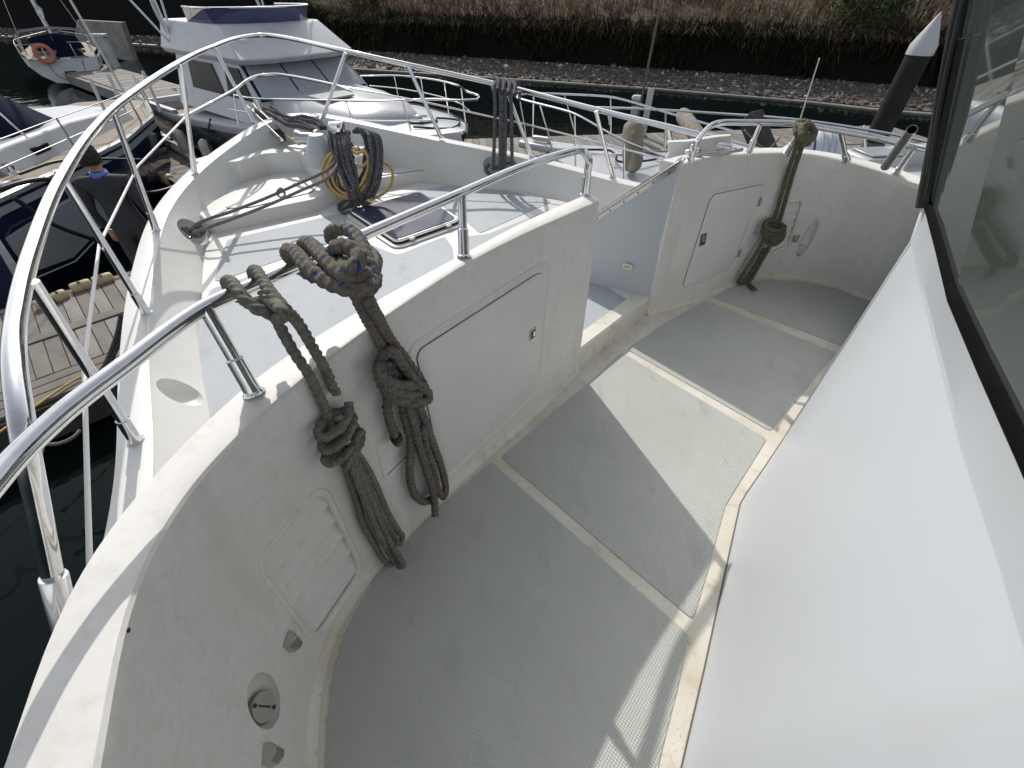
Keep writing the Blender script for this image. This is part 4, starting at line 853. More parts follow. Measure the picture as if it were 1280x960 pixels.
def tufts(name, label, nc, per, dlo, dhi, hlo, hhi, spread, outw, tlo, thi, down=0):
    xy, d, z = bankpts(nc, dlo, dhi, 1.4); n = nc * per; rep_ = np.repeat(np.arange(nc), per)
    ang = rng.uniform(0, 6.28, n); rad = rng.random(n) ** .6; hh = np.repeat(rng.uniform(hlo, hhi, nc), per) * rng.uniform(.55, 1, n)
    base = np.column_stack([xy[rep_, 0] + np.cos(ang) * rad * .10, xy[rep_, 1] + np.sin(ang) * rad * .10, z[rep_] - .05])
    ln = np.column_stack([np.cos(ang), np.sin(ang), np.zeros(n)]) * (rad * spread * hh)[:, None]; ln[:, 1] -= outw * hh; ln[:, 2] -= down * rad * hh
    tn = (np.repeat(rng.uniform(tlo, thi, nc), per) * rng.uniform(.6, 1.25, n)).clip(0, 1)
    tag(blades(name, base, hh, ln, rng.uniform(.008, .02, n), tn, GT, droop=.9), label, 'grass', kind='stuff')
tufts('reed_tufts', 'brown reed tufts leaning over the top edge of the wall', 900, 42, -.1, .9, .7, 1.25, .8, .45, .15, .75, .5)
tufts('grass_tussocks', 'pale straw tussocks dotted over the bank', 1100, 30, .8, 12, .6, 1.3, .6, .0, .35, 1.0)
# bushes on the slope: clumps of leaves on a few stems
GREEN = tintmat('bush_leaf', [(0, (.012, .02, .008)), (.5, (.04, .06, .02)), (1, (.09, .11, .04))])
def bush(label, x, y, z, rx, rz, cnt, group='green bushes on the bank'):
    b = thing('bush', label, 'bush', (x, y, z), group)
    q = rng.normal(0, 1, (cnt, 3)); q /= np.linalg.norm(q, axis=1)[:, None]; q *= rng.uniform(.45, 1.0, (cnt, 1)) * (1 + .25 * np.sin(q[:, :1] * 5) * np.cos(q[:, 1:2] * 4))
    base = q * [rx, rx * .8, rz] + [x, y, z + rz * .75]
    me = blades('foliage', base, rng.uniform(-.1, .14, cnt), rng.normal(0, .07, (cnt, 3)), rng.uniform(.02, .045, cnt), rng.random(cnt), GREEN, rows=2); me.parent = b; me.matrix_parent_inverse = world_of(b).inverted()
    bm = bmesh.new()
    for k in range(5):
        a = rng.uniform(0, 6.28); sweep(bm, [Vector((x, y, z - .1)), Vector((x + math.cos(a) * rx * .3, y + math.sin(a) * rx * .3, z + rz * .6)), Vector((x + math.cos(a) * rx * .6, y + math.sin(a) * rx * .6, z + rz * 1.2))], lambda t: .03 * (1.2 - t), 5)
    fin('stem', bm, mat_wood, b)
mat_wood = mat('dead_wood', (.05, .04, .03), .9)
def bank_at(px, d):
    r_ = (px - 640) / FPX; best = min(range(len(B2)), key=lambda i: abs(B2[i].x / (B2[i].y * CP + 1.2 * SP) - r_)); q = offs(B2, -d)[best]; return q.x, q.y, float(np.interp(d, DM, ZM)) + float(ZOFF[best])
bush('green bush on the bank just left of the white-tipped pile', *bank_at(1090, 1.2), 1.5, .8, 3500)
bush('low green bush at the top edge of the bank, above the mast', *bank_at(850, 4), .9, .5, 1800)
bush('small dark bush on the bank behind the flybridge boat', *bank_at(440, 1.5), 1.2, .55, 2200)
bush('broad dark bush on the bank above the sailing boat', *bank_at(70, 1.5), 2.2, .9, 3500)
# ---- pontoons
WOOD = mat('weathered_plank', (.20, .18, .16), .85, noise=[(4, (.13, .115, .10), .35, .7, 6, (1, 1, 1)), (60, (.27, .25, .22), .5, .8, 6, (1, .08, 1))], bump=(80, .5, .004))
WOOD2 = mat('weathered_plank_pale', (.27, .25, .225), .85, noise=[(5, (.19, .175, .155), .35, .7, 6)], bump=(80, .5, .004))
WOOD3 = mat('weathered_plank_dark', (.14, .125, .11), .85, noise=[(5, (.20, .18, .155), .35, .7, 6)], bump=(80, .5, .004))
FEND = mat('fender_tan', (.50, .40, .24), .6, noise=[(8, (.36, .28, .17), .4, .7)])
FENDW = mat('fender_white', (.62, .61, .57), .6, noise=[(8, (.42, .40, .36), .4, .7)])
PZ_ = -1.2
FLOATM = mat('float_concrete', (.06, .056, .05), .9, noise=[(5, (.035, .033, .03), .4, .7)])
def plank_mesh(L, wd_, t=.03):
    bm = bmesh.new(); bmesh.ops.create_cube(bm, size=1, matrix=Matrix.Diagonal((L, wd_, t, 1))); me = bpy.data.meshes.new('plank'); bm.to_mesh(me); bm.free(); return me
def place(me, name, par, c, ang, mt=None):
    o = bpy.data.objects.new(name, me); COL.objects.link(o); o.parent = par; o.matrix_parent_inverse = world_of(par).inverted()
    o.matrix_basis = Matrix.Translation(c) @ Matrix.Rotation(ang, 4, 'Z'); return o
def pontoon(label, O, e, L, Wd, rows_, pw=.135, across=True, edge=.0, frame=FLOATM):
    """O corner, e unit vector along, n to its right; rows_: list of (offset, length) of plank rows laid across"""
    e = Vector((e[0], e[1], 0)).normalized(); nn = Vector((e.y, -e.x, 0)); ang = math.atan2(nn.y, nn.x)
    O = Vector((O[0], O[1], 0)); p = thing('pontoon', label, 'pontoon', O + e * L / 2 + nn * Wd / 2 + Vector((0, 0, -.4)), 'floating pontoons of the marina')
    bm = bmesh.new(); z0 = Vector((0, 0, PZ_ - .035)); O = Vector((O[0], O[1], 0))
    prism(bm, [O + z0, O + e * L + z0, O + e * L + nn * Wd + z0, O + nn * Wd + z0], (0, 0, -.34)); fin('float', bm, frame, p)
    for off, ln in rows_:
        for vi, mt in enumerate((WOOD, WOOD2, WOOD3)):
            me = plank_mesh(ln - .008, pw - .010); me.materials.append(mt)
            for k in range(int(L / pw)):
                if (k * 7 + int(off * 10) * 3 + (k // 3)) % 3 != vi: continue
                c = O + e * (pw * (k + .5)) + nn * (off + ln / 2) + Vector((0, 0, PZ_ - .017 + .0025 * math.sin(k * 2.3)))
                place(me, 'plank', p, c, ang)
    return p, e, nn, O
def boards(p, e, nn, O, L, offs_, wd_=.13, zt=0):
    ang = math.atan2(e.y, e.x)
    for k, of in enumerate(offs_):
        me = plank_mesh(L, wd_ - .008); me.materials.append(WOOD3); place(me, 'board', p, O + e * L / 2 + nn * (of + wd_ / 2) + Vector((0, 0, PZ_ - .012 + zt)), ang)
pA = pontoon('wide grey planked pontoon at the left edge, alongside our bow', (-7.2, 3.02), (.707, .707), 7.4, 2.3, [(.12, .80), (1.10, .72)])
boards(pA[0], pA[1], pA[2], pA[3], 7.4, [.93], .16, .012); boards(pA[0], pA[1], pA[2], pA[3], 7.4, [1.84, 1.98, 2.12]); boards(pA[0], pA[1], pA[2], pA[3], 7.4, [0], .11)
pB = pontoon('narrow planked finger pontoon running away from our port bow', (-5.75, 8.0), (-.74, .67), 6.6, .95, [(.08, .80)], .15)
boards(pB[0], pB[1], pB[2], pB[3], 6.6, [0, .88], .07, .01)
pC = pontoon('long pale pontoon beyond the water, between the sailing boat and the flybridge boat', (-19.5, 25.3), (.77, -.64), 13.5, 2.0, [(.15, 1.7)], .32, frame=CONC)
PC2 = None
pD = pontoon('grey planked pontoon behind our starboard rail with the power post', (-1.3, 11.8), (.96, .12), 11.5, 5.2, [(.1, 1.6), (1.72, 1.6), (3.34, 1.6)], .16)
boards(pD[0], pD[1], pD[2], pD[3], 11.5, [1.68, 3.30], .05, .01)
def fender_tube(label, a, b, r, mt, group, rope_wrap=0, cat='fender'):
    a, b = Vector(a), Vector(b); L = (b - a).length; t = thing('edge_fender', label, cat, (a + b) / 2, group); M = along(a, b)
    bm = bmesh.new(); k = 3 if L > .5 else 2
    for i in range(k):
        z0, z1 = L * i / k + .006, L * (i + 1) / k - .006; lathe(bm, [(r * .55, z0), (r * .9, z0 + .01), (r, z0 + .035), (r, z1 - .035), (r * .9, z1 - .01), (r * .55, z1)], 14, M)
    fin('body', bm, mt, t, angle=40)
    for i in range(k):
        c = M @ Vector((0, 0, L * (i + .5) / k)); 
        bm = bmesh.new(); disc(bm, c + Vector((.2, -.3, .9)).normalized() * (r * .97), (.2, -.3, .9), r * .34, .004, 12); fin('bolt_hole', bm, BLK, t)
    return t
eA = pA[1]; gF = 'tan tube fenders along the pontoon edges'
for (a, b), lb in ((((45, 384), (84, 366)), 'tan tube fender, left of the two on the near pontoon edge'), (((88, 362), (142, 345)), 'tan tube fender, right of the two on the near pontoon edge')):
    fender_tube(lb, PZ(*a, PZ_ + .04), PZ(*b, PZ_ + .04), .065, FEND, gF)
for (a, b), lb in ((((112, 171), (128, 179)), 'tan tube fender at the far left corner of the finger pontoon'), (((190, 216), (214, 226)), 'tan tube fender at the near end of the finger pontoon, by our bow')):
    fender_tube(lb, PZ(*a, PZ_ - .05), PZ(*b, PZ_ - .05), .11, FEND, gF)
for i, ((a, b), lb) in enumerate(((((157, 158), (176, 166)), 'white ribbed edge fender farthest along the finger pontoon'), (((184, 171), (208, 180)), 'white ribbed edge fender in the middle of the finger pontoon'), (((216, 184), (240, 197)), 'white ribbed edge fender nearest our bow on the finger pontoon'))):
    fender_tube(lb, PZ(*a, PZ_ + .04), PZ(*b, PZ_ + .04), .075, FENDW, 'white edge fenders')
tg = thing('yellow_hose', 'yellow hose lying along the edge of the near pontoon', 'hose', PZ(40, 510, -1.15))
tube('hose_run', [PZ(-30, 562, -1.17), PZ(0, 540, -1.17), PZ(40, 511, -1.17), PZ(88, 478, -1.17), PZ(120, 462, -1.17)], .010, mat('hose_yellow', (.55, .38, .06), .5), tg)
td = thing('mooring_rope', 'dark mooring lines running down from our port bow to the pontoon', 'rope', PZ(140, 420, -.4))
for dx in (0, 5): rope('rope_strand', [PZ(152 + dx, 395, -.1), PZ(146 + dx, 420, -.5), PZ(133 + dx, 452, -1.0), PZ(120 + dx, 475, -1.15)], .016, ROPED, td)
rope('rope_strand', [PZ(100 - 12 + 12 * math.cos(t) - 8 * t, 538 + 8 * math.sin(t) + 5 * t, -1.16) for t in np.linspace(0, 14, 26)], .014, ROPEM, td)
# ================================================================== OTHER BOATS
BOATW = mat('boat_white', (.45, .465, .485), .35, noise=[(3, (.39, .40, .41), .45, .75)])
NAVY = mat('navy_hull', (.012, .018, .05), .15, coat=.6)
NAVYC = mat('navy_canvas', (.010, .014, .035), .95, spec=.1, bump=(60, .3, .004))
DKH = mat('dark_hull', (.03, .033, .036), .25, coat=.4)
WINB = mat('boat_window', (.010, .012, .014), .3, spec=.06)
GREYP = mat('grey_panel', (.30, .32, .34), .3)
TEAK = mat('teak_deck', (.27, .22, .17), .8, noise=[(5, (.20, .165, .13), .4, .7)], bump=(30, .3, .004))
ALU = mat('aluminium', (.50, .50, .50), .4, 1)
COVER = mat('screen_cover', (.36, .38, .40), .6, noise=[(3, (.30, .32, .34), .4, .7)], bump=(5, .4, .02))
PURP = mat('purple_windscreen', (.06, .06, .16), .1, coat=.5)
class Fr:
    sq = False; sc = 1
    """local frame: f forward, s to starboard, z up"""
    def __init__(t, o, d): t.o = Vector((o[0], o[1], 0)); t.d = Vector((d[0], d[1], 0)).normalized(); t.n = Vector((t.d.y, -t.d.x, 0))
    def __call__(t, f, s, z):
        if t.sq and f < -3.8 and z > .1: s *= .88
        if t.sq and z > -1: z = -.23 + (z + .2) * .80
        if t.sc != 1: f, s, z = f * t.sc, s * t.sc, WZ + (z - WZ) * t.sc
        return t.o + t.d * f + t.n * s + Vector((0, 0, z))
def part(name, mt, par, build, **k):
    bm = bmesh.new(); build(bm); return fin(name, bm, mt, par, **k)
def skin(bm, rows, closed_ends=True):
    V = [[bm.verts.new(p) for p in r] for r in rows]
    for A, B_ in zip(V, V[1:]):
        for i in range(len(A) - 1): bm.faces.new((A[i], A[i + 1], B_[i + 1], B_[i]))
    if closed_ends:
        for r in (V[0], V[-1]):
            if len(set(tuple(v.co) for v in r)) > 2: 
                try: bm.faces.new(r)
                except Exception: pass
    bmesh.ops.remove_doubles(bm, verts=bm.verts[:], dist=1e-4)
def tb(name, mt, par, P, r, seg=8, ds=.06): return tube(name, P, r, mt, par, ds=ds, seg=seg)
# ---- flybridge cruiser beyond our bow
F = Fr((-.72, 7.35), (.774, -.633)); F.sq = True
fb_ = thing('flybridge_boat', 'white flybridge motor boat with dark hull side and purple windscreen beyond our bow', 'motor boat', F(-4, 0, WZ))
ST = [(0, .02, -.02), (-.5, .55, -.05), (-1.3, 1.0, -.10), (-2.6, 1.38, -.18), (-4.5, 1.55, -.32), (-7, 1.58, -.50), (-9, 1.5, -.58)]
def hullrows(sgn):
    return [[F(f, sgn * w_, z), F(f - .03, sgn * w_ * 1.0, z - .12), F(f - .25 * (1 if f > -1 else .2), sgn * w_ * .9, z - .6), F(f - .55 * (1 if f > -1 else .1), sgn * w_ * .66, WZ + .0), F(f - .7 * (1 if f > -1 else .1), 0, WZ - .2)] for f, w_, z in ST]
for sg in (1, -1): part('hull_side', DKH, fb_, lambda bm, sg=sg: skin(bm, hullrows(sg), False), smooth=True)
part('transom', BOATW, fb_, lambda bm: poly(bm, [F(-9.01, -1.5, -.58), F(-9.01, 1.5, -.58), F(-9.01, 1.1, WZ), F(-9.01, -1.1, WZ)]))
part('rubbing_strake', BOATW, fb_, lambda bm: [skin(bm, [[F(f, sg * (w_ + .02), z + .03), F(f, sg * (w_ + .05), z - .02), F(f, sg * (w_ + .02), z - .16)] for f, w_, z in ST], False) for sg in (1, -1)], smooth=True)
part('deck', BOATW, fb_, lambda bm: skin(bm, [[F(f, -w_, z), F(f, -w_ * .5, z + .05), F(f, 0, z + .07), F(f, w_ * .5, z + .05), F(f, w_, z)] for f, w_, z in ST if f > -7.5], False), smooth=True)
part('trunk_cabin', BOATW, fb_, lambda bm: skin(bm, [[F(f, -w_, z0), F(f, -w_ * .82, z1), F(f, 0, z1 + .06), F(f, w_ * .82, z1), F(f, w_, z0)] for f, w_, z0, z1 in ((-1.3, .35, -.1, -.02), (-2.0, .80, -.12, .08), (-3.0, 1.08, -.2, .16), (-3.9, 1.22, -.28, .20), (-4.6, 1.26, -.3, .2))]), smooth=True)
part('deck_hatch', GREYP, fb_, lambda bm: boxo(bm, F(-3.0, .25, .235), (.52, .62, .03), Matrix.Rotation(math.atan2(F.d.y, F.d.x), 3, 'Z')), bevel=.01)
part('cabin', BOATW, fb_, lambda bm: skin(bm, [[F(f0, -w0, z0), F(f0, w0, z0), F(f1, w0, z0), F(f1, -w0, z0), F(f0, -w0, z0)] for f0, f1, w0, z0 in ((-3.85, -7.2, 1.30, -.3), (-3.85, -7.2, 1.30, .17), (-4.45, -7.1, 1.16, .78), (-4.45, -7.1, 1.16, .80))]), bevel=.03)
def quad4(f0, s0, z0, f1, s1, z1, f2, s2, z2, f3, s3, z3): return [F(f0, s0, z0), F(f1, s1, z1), F(f2, s2, z2), F(f3, s3, z3)]
part('windscreen_frame', NAVYC, fb_, lambda bm: prism(bm, quad4(-3.84, -1.27, .14, -3.84, 1.27, .14, -4.41, 1.14, .76, -4.41, -1.14, .76), F.d * .02))
for s0, s1 in ((-1.22, -.42), (-.38, .38), (.42, 1.22)):
    part('windscreen_cover', COVER, fb_, lambda bm: prism(bm, quad4(-3.84, s0, .18, -3.84, s1, .18, -4.38, s1 * .9, .73, -4.38, s0 * .9, .73), F.d * .045), bevel=.01)
for f0, f1 in ((-4.05, -4.95), (-5.1, -6.5)):
    part('side_window', WINB, fb_, lambda bm: prism(bm, [F(f0, 1.31, .12), F(f1, 1.31, .12), F(f1, 1.20, .68), F(f0 - .38, 1.20, .68)], F.n * .015))
    part('side_window', WINB, fb_, lambda bm: prism(bm, [F(f0, -1.31, .12), F(f1, -1.31, .12), F(f1, -1.20, .68), F(f0 - .38, -1.20, .68)], F.n * -.015))
part('flybridge', BOATW, fb_, lambda bm: skin(bm, [[F(f + r_, 0, z), F(f + r_ * .9, w_ * .55, z), F(f, w_, z), F(-7.4, w_, z), F(-7.4, -w_, z), F(f, -w_, z), F(f + r_ * .9, -w_ * .55, z), F(f + r_, 0, z)] for f, r_, w_, z in ((-4.15, .18, 1.24, .76), (-4.10, .22, 1.30, .86), (-4.35, .22, 1.22, 1.05), (-4.75, .25, 1.10, 1.36), (-4.80, .25, 1.08, 1.40))]), angle=35, bevel=.02)
part('overhang_shadow_strip', BLK, fb_, lambda bm: skin(bm, [[F(f + .16, 0, z), F(f + .15, .65, z), F(f, 1.2, z)] for f, z in ((-4.2, .755), (-4.2, .775))], False))  # black strip put in as the shadow line under the flybridge overhang
part('flybridge_windscreen', PURP, fb_, lambda bm: skin(bm, [[F(-6.2, 1.03, z), F(-5.1, 1.03 + o, z), F(-4.75 + o, .62, z), F(-4.6 + o, 0, z), F(-4.75 + o, -.62, z), F(-5.1, -1.03 - o, z), F(-6.2, -1.03, z)] for o, z in ((0, 1.40), (.10, 1.66))], False))
wsr = [F(-6.2, 1.03, 1.66), F(-5.1, 1.13, 1.67), F(-4.65, .62, 1.67), F(-4.5, 0, 1.67), F(-4.65, -.62, 1.67), F(-5.1, -1.13, 1.67), F(-6.2, -1.03, 1.66)]
tb('windscreen_trim', STEEL, fb_, wsr, .014)
part('helm_seat', BOATW, fb_, lambda bm: boxo(bm, F(-6.4, 0, 1.25), (.4, .9, .5), Matrix.Rotation(math.atan2(F.d.y, F.d.x), 3, 'Z')), bevel=.05)
for sg in (1, -1):
    P_ = [F(-4.3, sg * 1.52, .26), F(-3.2, sg * 1.46, .36), F(-1.9, sg * 1.2, .46), F(-.9, sg * .82, .52), F(-.25, sg * .38, .56), F(.15, sg * .2, .57), F(.3, 0, .57)]
    rl = tb('bow_rail', STEEL, fb_, P_, .014)
    tb('mid_rail', STEEL, rl, [F(-4.3, sg * 1.52, .02), F(-3.2, sg * 1.46, .09), F(-1.9, sg * 1.2, .16), F(-.9, sg * .82, .21), F(-.25, sg * .4, .24)], .009)
    for f, s_, z0, z1 in ((-4.3, 1.52, -.3, .26), (-3.3, 1.44, -.22, .35), (-2.3, 1.26, -.16, .43), (-1.4, 1.0, -.1, .49), (-.6, .6, -.05, .54)):
        part('rail_post', STEEL, rl, lambda bm: sweep(bm, [F(f + .08, sg * (s_ - .03), z0), F(f, sg * s_, z1)], .012, 8))
part('cockpit_floor', TEAK, fb_, lambda bm: poly(bm, [F(-7.2, -1.45, -.75), F(-9, -1.45, -.75), F(-9, 1.45, -.75), F(-7.2, 1.45, -.75)]))
part('cockpit_coaming', BOATW, fb_, lambda bm: [boxo(bm, F(-8.1, sg * 1.5, -.48), (1.9, .12, .1), Matrix.Rotation(math.atan2(F.d.y, F.d.x), 3, 'Z')) for sg in (1, -1)] + [boxo(bm, F(-9, 0, -.5), (.14, 3.0, .1), Matrix.Rotation(math.atan2(F.d.y, F.d.x), 3, 'Z'))], bevel=.01)
part('bathing_platform', BOATW, fb_, lambda bm: boxo(bm, F(-9.35, 0, -1.3), (.6, 2.6, .06), Matrix.Rotation(math.atan2(F.d.y, F.d.x), 3, 'Z')), bevel=.01)
for sg_, tip in ((1, (-9.8, 2.6, 5.5)), (-1, (-9.0, -2.2, 5.5)), (1, (-7.6, 1.0, 5.0)), (1, (-8.0, .3, 4.5))):
    tb('outrigger', ALU, fb_, [F(-6.9, sg_ * 1.2, .85), F(*tip)], .02, ds=.5)
tb('radar_arch', BOATW, fb_, [F(-7.0, 1.15, .8), F(-7.2, 1.1, 1.9), F(-7.2, 0, 2.0), F(-7.2, -1.1, 1.9), F(-7.0, -1.15, .8)], .03)
part('vent_plate', GREYP, fb_, lambda bm: prism(bm, [F(-7.0, 1.33, -.02), F(-7.2, 1.33, -.02), F(-7.2, 1.33, .06), F(-7.0, 1.33, .06)], F.n * .01))
for f in (-5.6, -6.8):
    part('hanging_fender', FENDW, fb_, lambda bm: lathe(bm, [(.02, 0), (.09, .05), (.11, .12), (.11, .5), (.09, .57), (.02, .62)], 12, Matrix.Translation(F(f, 1.72, -1.3))), angle=40)
part('mooring_line', ROPED, fb_, lambda bm: sweep(bm, catmull([F(-5.2, 1.55, -.3), F(-5.1, 1.8, -.7), F(-4.6, 1.9, -1.0), F(-4.0, 1.8, -.8), F(-3.6, 1.5, -.25)], .05), .018, 6), smooth=True)
part('deck_line', ROPED, fb_, lambda bm: sweep(bm, catmull([F(-1.5, -.2, -.0), F(-1.1, .1, .0), F(-.8, -.15, .02), F(-1.0, -.4, .0), F(-.6, -.5, .0), F(-.3, .0, .02), F(-.8, .3, .02)], .05), .015, 6), smooth=True)
part('cleat', STEEL, fb_, lambda bm: [boxo(bm, F(-.95, 0, .06), (.05, .05, .12)), boxo(bm, F(-.95, 0, .12), (.22, .04, .03))], bevel=.01)
# ---- sailing boat seen from its stern, far left
G = Fr((-18.7, 22.4), (-.62, .78)); G.sc = .80
sb = thing('sailing_boat', 'white sailing boat with navy bimini and orange lifebuoy, stern towards us', 'sailing boat', G(4, 0, WZ))
SS = [(0, 1.42, -.55), (1.5, 1.66, -.56), (4, 1.75, -.50), (7, 1.35, -.4), (9, .6, -.3), (9.9, .03, -.25)]
def srow(f, w_, z, sg): 
    k = 1 if f > 0 else .86
    return [G(f, sg * w_, z), G(f, sg * w_ * .98, z - .3), G(f + (.0 if f > 0 else -.12), sg * w_ * .86, z - .62), G(f + (0 if f > 0 else -.28), sg * w_ * .55, z - .93), G(f + (0 if f > 0 else -.35), 0, z - 1.06)]
for sg in (1, -1): part('hull_side', BOATW, sb, lambda bm: skin(bm, [srow(f, w_, z, sg) for f, w_, z in SS], False), smooth=True)
part('transom', BOATW, sb, lambda bm: poly(bm, srow(0, 1.42, -.55, -1) + srow(0, 1.42, -.55, 1)[::-1][1:]))
part('boarding_ladder', BLK, sb, lambda bm: [boxo(bm, G(-.22, 0, -1.08), (.05, .38, .06), Matrix.Rotation(math.atan2(G.d.y, G.d.x), 3, 'Z'))] + [boxo(bm, G(-.2, s_, -1.13), (.05, .04, .12), Matrix.Rotation(math.atan2(G.d.y, G.d.x), 3, 'Z')) for s_ in (-.2, .2)])
part('transom_door', GROOVE, sb, lambda bm: sweep(bm, [G(-.03, -.75, -.62), G(-.22, -.6, -1.2), G(-.30, -.35, -1.38), G(-.30, .35, -1.38), G(-.22, .6, -1.2), G(-.03, .75, -.62)], .012, 6))
part('deck', TEAK, sb, lambda bm: skin(bm, [[G(f, -w_, z), G(f, 0, z + .05), G(f, w_, z)] for f, w_, z in SS], False))
part('coach_roof', BOATW, sb, lambda bm: skin(bm, [[G(f, -w_, -.5), G(f, -w_ * .85, z), G(f, w_ * .85, z), G(f, w_, -.5)] for f, w_, z in ((2.8, 1.0, -.15), (5, 1.0, -.15), (7.2, .5, -.3))]), bevel=.03)
part('spray_hood', NAVYC, sb, lambda bm: skin(bm, [[G(f, -1.15, -.35), G(f, -1.0, z * .6), G(f, 0, z), G(f, 1.0, z * .6), G(f, 1.15, -.35)] for f, z in ((2.6, .35), (3.2, .30), (3.9, -.1))]), smooth=True)
for sg in (1, -1): part('weather_cloth', NAVYC, sb, lambda bm: skin(bm, [[G(0, sg * 1.4, -.55), G(0, sg * 1.43, -.34)], [G(2, sg * 1.65, -.52), G(2, sg * 1.7, -.3)]], False))
part('cockpit_cover', NAVYC, sb, lambda bm: poly(bm, [G(.3, -.3, -.5), G(.3, 1.0, -.5), G(.4, .7, -.1), G(.6, .2, .12)]))
part('bimini', NAVYC, sb, lambda bm: skin(bm, [[G(f, -1.45, z - .22), G(f, -1.0, z - .04), G(f, 0, z + .04), G(f, 1.0, z - .04), G(f, 1.45, z - .22)] for f, z in ((-.1, .62), (.8, .68), (1.9, .62))], False), smooth=True)
for f, s_ in ((0.2, -1.35), (.2, 1.35), (1.6, -1.35), (1.6, 1.35)): tb('bimini_pole', STEEL, sb, [G(.9, s_, -.4), G(f, s_, .44)], .014, ds=.5)
tb('pushpit_rail', STEEL, sb, [G(1.2, -1.62, .05), G(.1, -1.5, .08), G(-.1, -1.2, .1), G(-.1, -.5, .12)], .015); tb('pushpit_rail', STEEL, sb, [G(1.2, 1.62, .05), G(.1, 1.5, .08), G(-.1, 1.2, .1), G(-.1, .5, .12)], .015)
for f, s_ in ((1.2, -1.62), (.0, -1.4), (-.05, -.6), (1.2, 1.62), (0, 1.4), (-.05, .6), (3, 1.7), (5, 1.65), (3, -1.7), (5, -1.65)): tb('rail_post', STEEL, sb, [G(f, s_, -.55), G(f, s_, .06)], .013, ds=.5)
for sg in (1, -1): tb('lifeline', ALU, sb, [G(1.2, sg * 1.62, .05), G(3, sg * 1.7, .05), G(5, sg * 1.65, .05), G(9.5, sg * .3, .1)], .008, ds=.5)
ORB = mat('lifebuoy_orange', (.50, .18, .12), .7)
def ring(bm, c, n_, R_, r_, seg=20): 
    M = Vector(n_).to_track_quat('Z', 'Y').to_matrix(); sweep(bm, [Vector(c) + M @ Vector((math.cos(t), math.sin(t), 0)) * R_ for t in np.linspace(0, 2 * math.pi, seg, endpoint=False)], r_, 8, closed=True)
part('lifebuoy', ORB, sb, lambda bm: ring(bm, G(-.2, -.62, -.28), G.d, .27, .08), smooth=True)
tb('mast', ALU, sb, [G(5.2, 0, -.2), G(5.2, 0, 9)], .08, ds=3)
tb('boom', ALU, sb, [G(5.1, 0, .9), G(1.6, .1, 1.25)], .07, ds=2)
part('boom_bag', BOATW, sb, lambda bm: sweep(bm, [G(4.9, 0, 1.05), G(1.8, .1, 1.35)], .12, 8))
for a, b_ in (((0, 0, .2), (5.2, 0, 9)), ((5, 1.6, -.4), (5.2, 0, 8)), ((5, -1.6, -.4), (5.2, 0, 8)), ((9.8, 0, -.2), (5.2, 0, 8.6))): tb('stay', ALU, sb, [G(*a), G(*b_)], .012, ds=5, seg=5)
# ---- navy sailing boat close by on the left
K = Fr((-6.35, 5.35), (-.12, 1))
nb = thing('sailing_boat', 'navy hulled sailing boat with grey patch and teak deck, close by at the left edge', 'sailing boat', K(2, -1, WZ))
KS = [(-.35, .1, -.38), (0, .0, -.40), (1.5, .04, -.42), (3.0, .05, -.42), (4.6, -.25, -.40), (6.2, -1.1, -.36), (7.0, -1.75, -.32)]
part('hull', NAVY, nb, lambda bm: skin(bm, [[K(f, s_, z), K(f, s_ + .02, z - .25), K(f, s_ - .06, z - .8), K(f, s_ - .3, WZ - .05)] for f, s_, z in KS], False), smooth=True)
part('transom', NAVY, nb, lambda bm: poly(bm, [K(-.35, .1, -.38), K(-.35, -.2, WZ), K(-.35, -3.0, WZ), K(-.35, -3.2, -.38)]))
part('toe_rail', GREYP, nb, lambda bm: sweep(bm, [K(f, s_ + .0, z + .02) for f, s_, z in KS], .045, 6))
part('sheer_band', GREYP, nb, lambda bm: skin(bm, [[K(f, s_ + .012, z - .05), K(f, s_ + .025, z - .13)] for f, s_, z in KS], False))
patch_outline = [K(-.25, .06, -.72), K(.9, .04, -.70), K(1.95, .04, -.72), K(1.55, .0, -1.22), K(.55, -.04, -1.36), K(-.25, -.04, -1.2)]
part('grey_side_patch', GREYP, nb, lambda bm: prism(bm, patch_outline, K.n * .03))  # plain grey patch laid on the navy hull side
part('patch_stripe', BOATW, nb, lambda bm: sweep(bm, [K(2.1, .05, -.75), K(1.62, .02, -1.28), K(.55, -.02, -1.42), K(-.3, -.04, -1.28)], .009, 5))
part('deck', TEAK, nb, lambda bm: skin(bm, [[K(f, s_, z + .005), K(f, -1.6, z + .05), K(f, -3.2 - (0 if f < 4 else -.3 * (f - 4)), z)] for f, s_, z in KS[:-1]], False))
part('cabin_trunk', BOATW, nb, lambda bm: skin(bm, [[K(f, -.55, -.40), K(f, -.68, z), K(f, -1.6, z + .06), K(f, -2.5, z), K(f, -2.6, -.4)] for f, z in ((1.15, -.16), (1.5, -.1), (3.0, -.1), (4.6, -.2))]), bevel=.04)
part('cabin_window', WINB, nb, lambda bm: boxo(bm, K(2.0, -.60, -.27), (.05, .34, .10), Matrix.Rotation(math.atan2(K.d.y, K.d.x) - math.pi / 2, 3, 'Z')), bevel=.01)
part('cockpit_coaming', BOATW, nb, lambda bm: sweep(bm, catmull([K(1.1, -.75, -.33), K(.6, -.7, -.3), K(0, -.85, -.3), K(-.3, -1.1, -.3)], .1), .09, 8), smooth=True)
part('spray_hood', NAVYC, nb, lambda bm: skin(bm, [[K(f, -.75, -.2), K(f, -1.0, z), K(f, -1.6, z + .1), K(f, -2.3, z), K(f, -2.5, -.2)] for f, z in ((1.9, .35), (2.5, .32), (3.1, -.05))]), smooth=True)
tb('hood_bow', STEEL, nb, [K(1.9, -.6, -.1), K(1.8, -.75, .35), K(1.8, -1.1, .52), K(1.8, -1.6, .55)], .016)
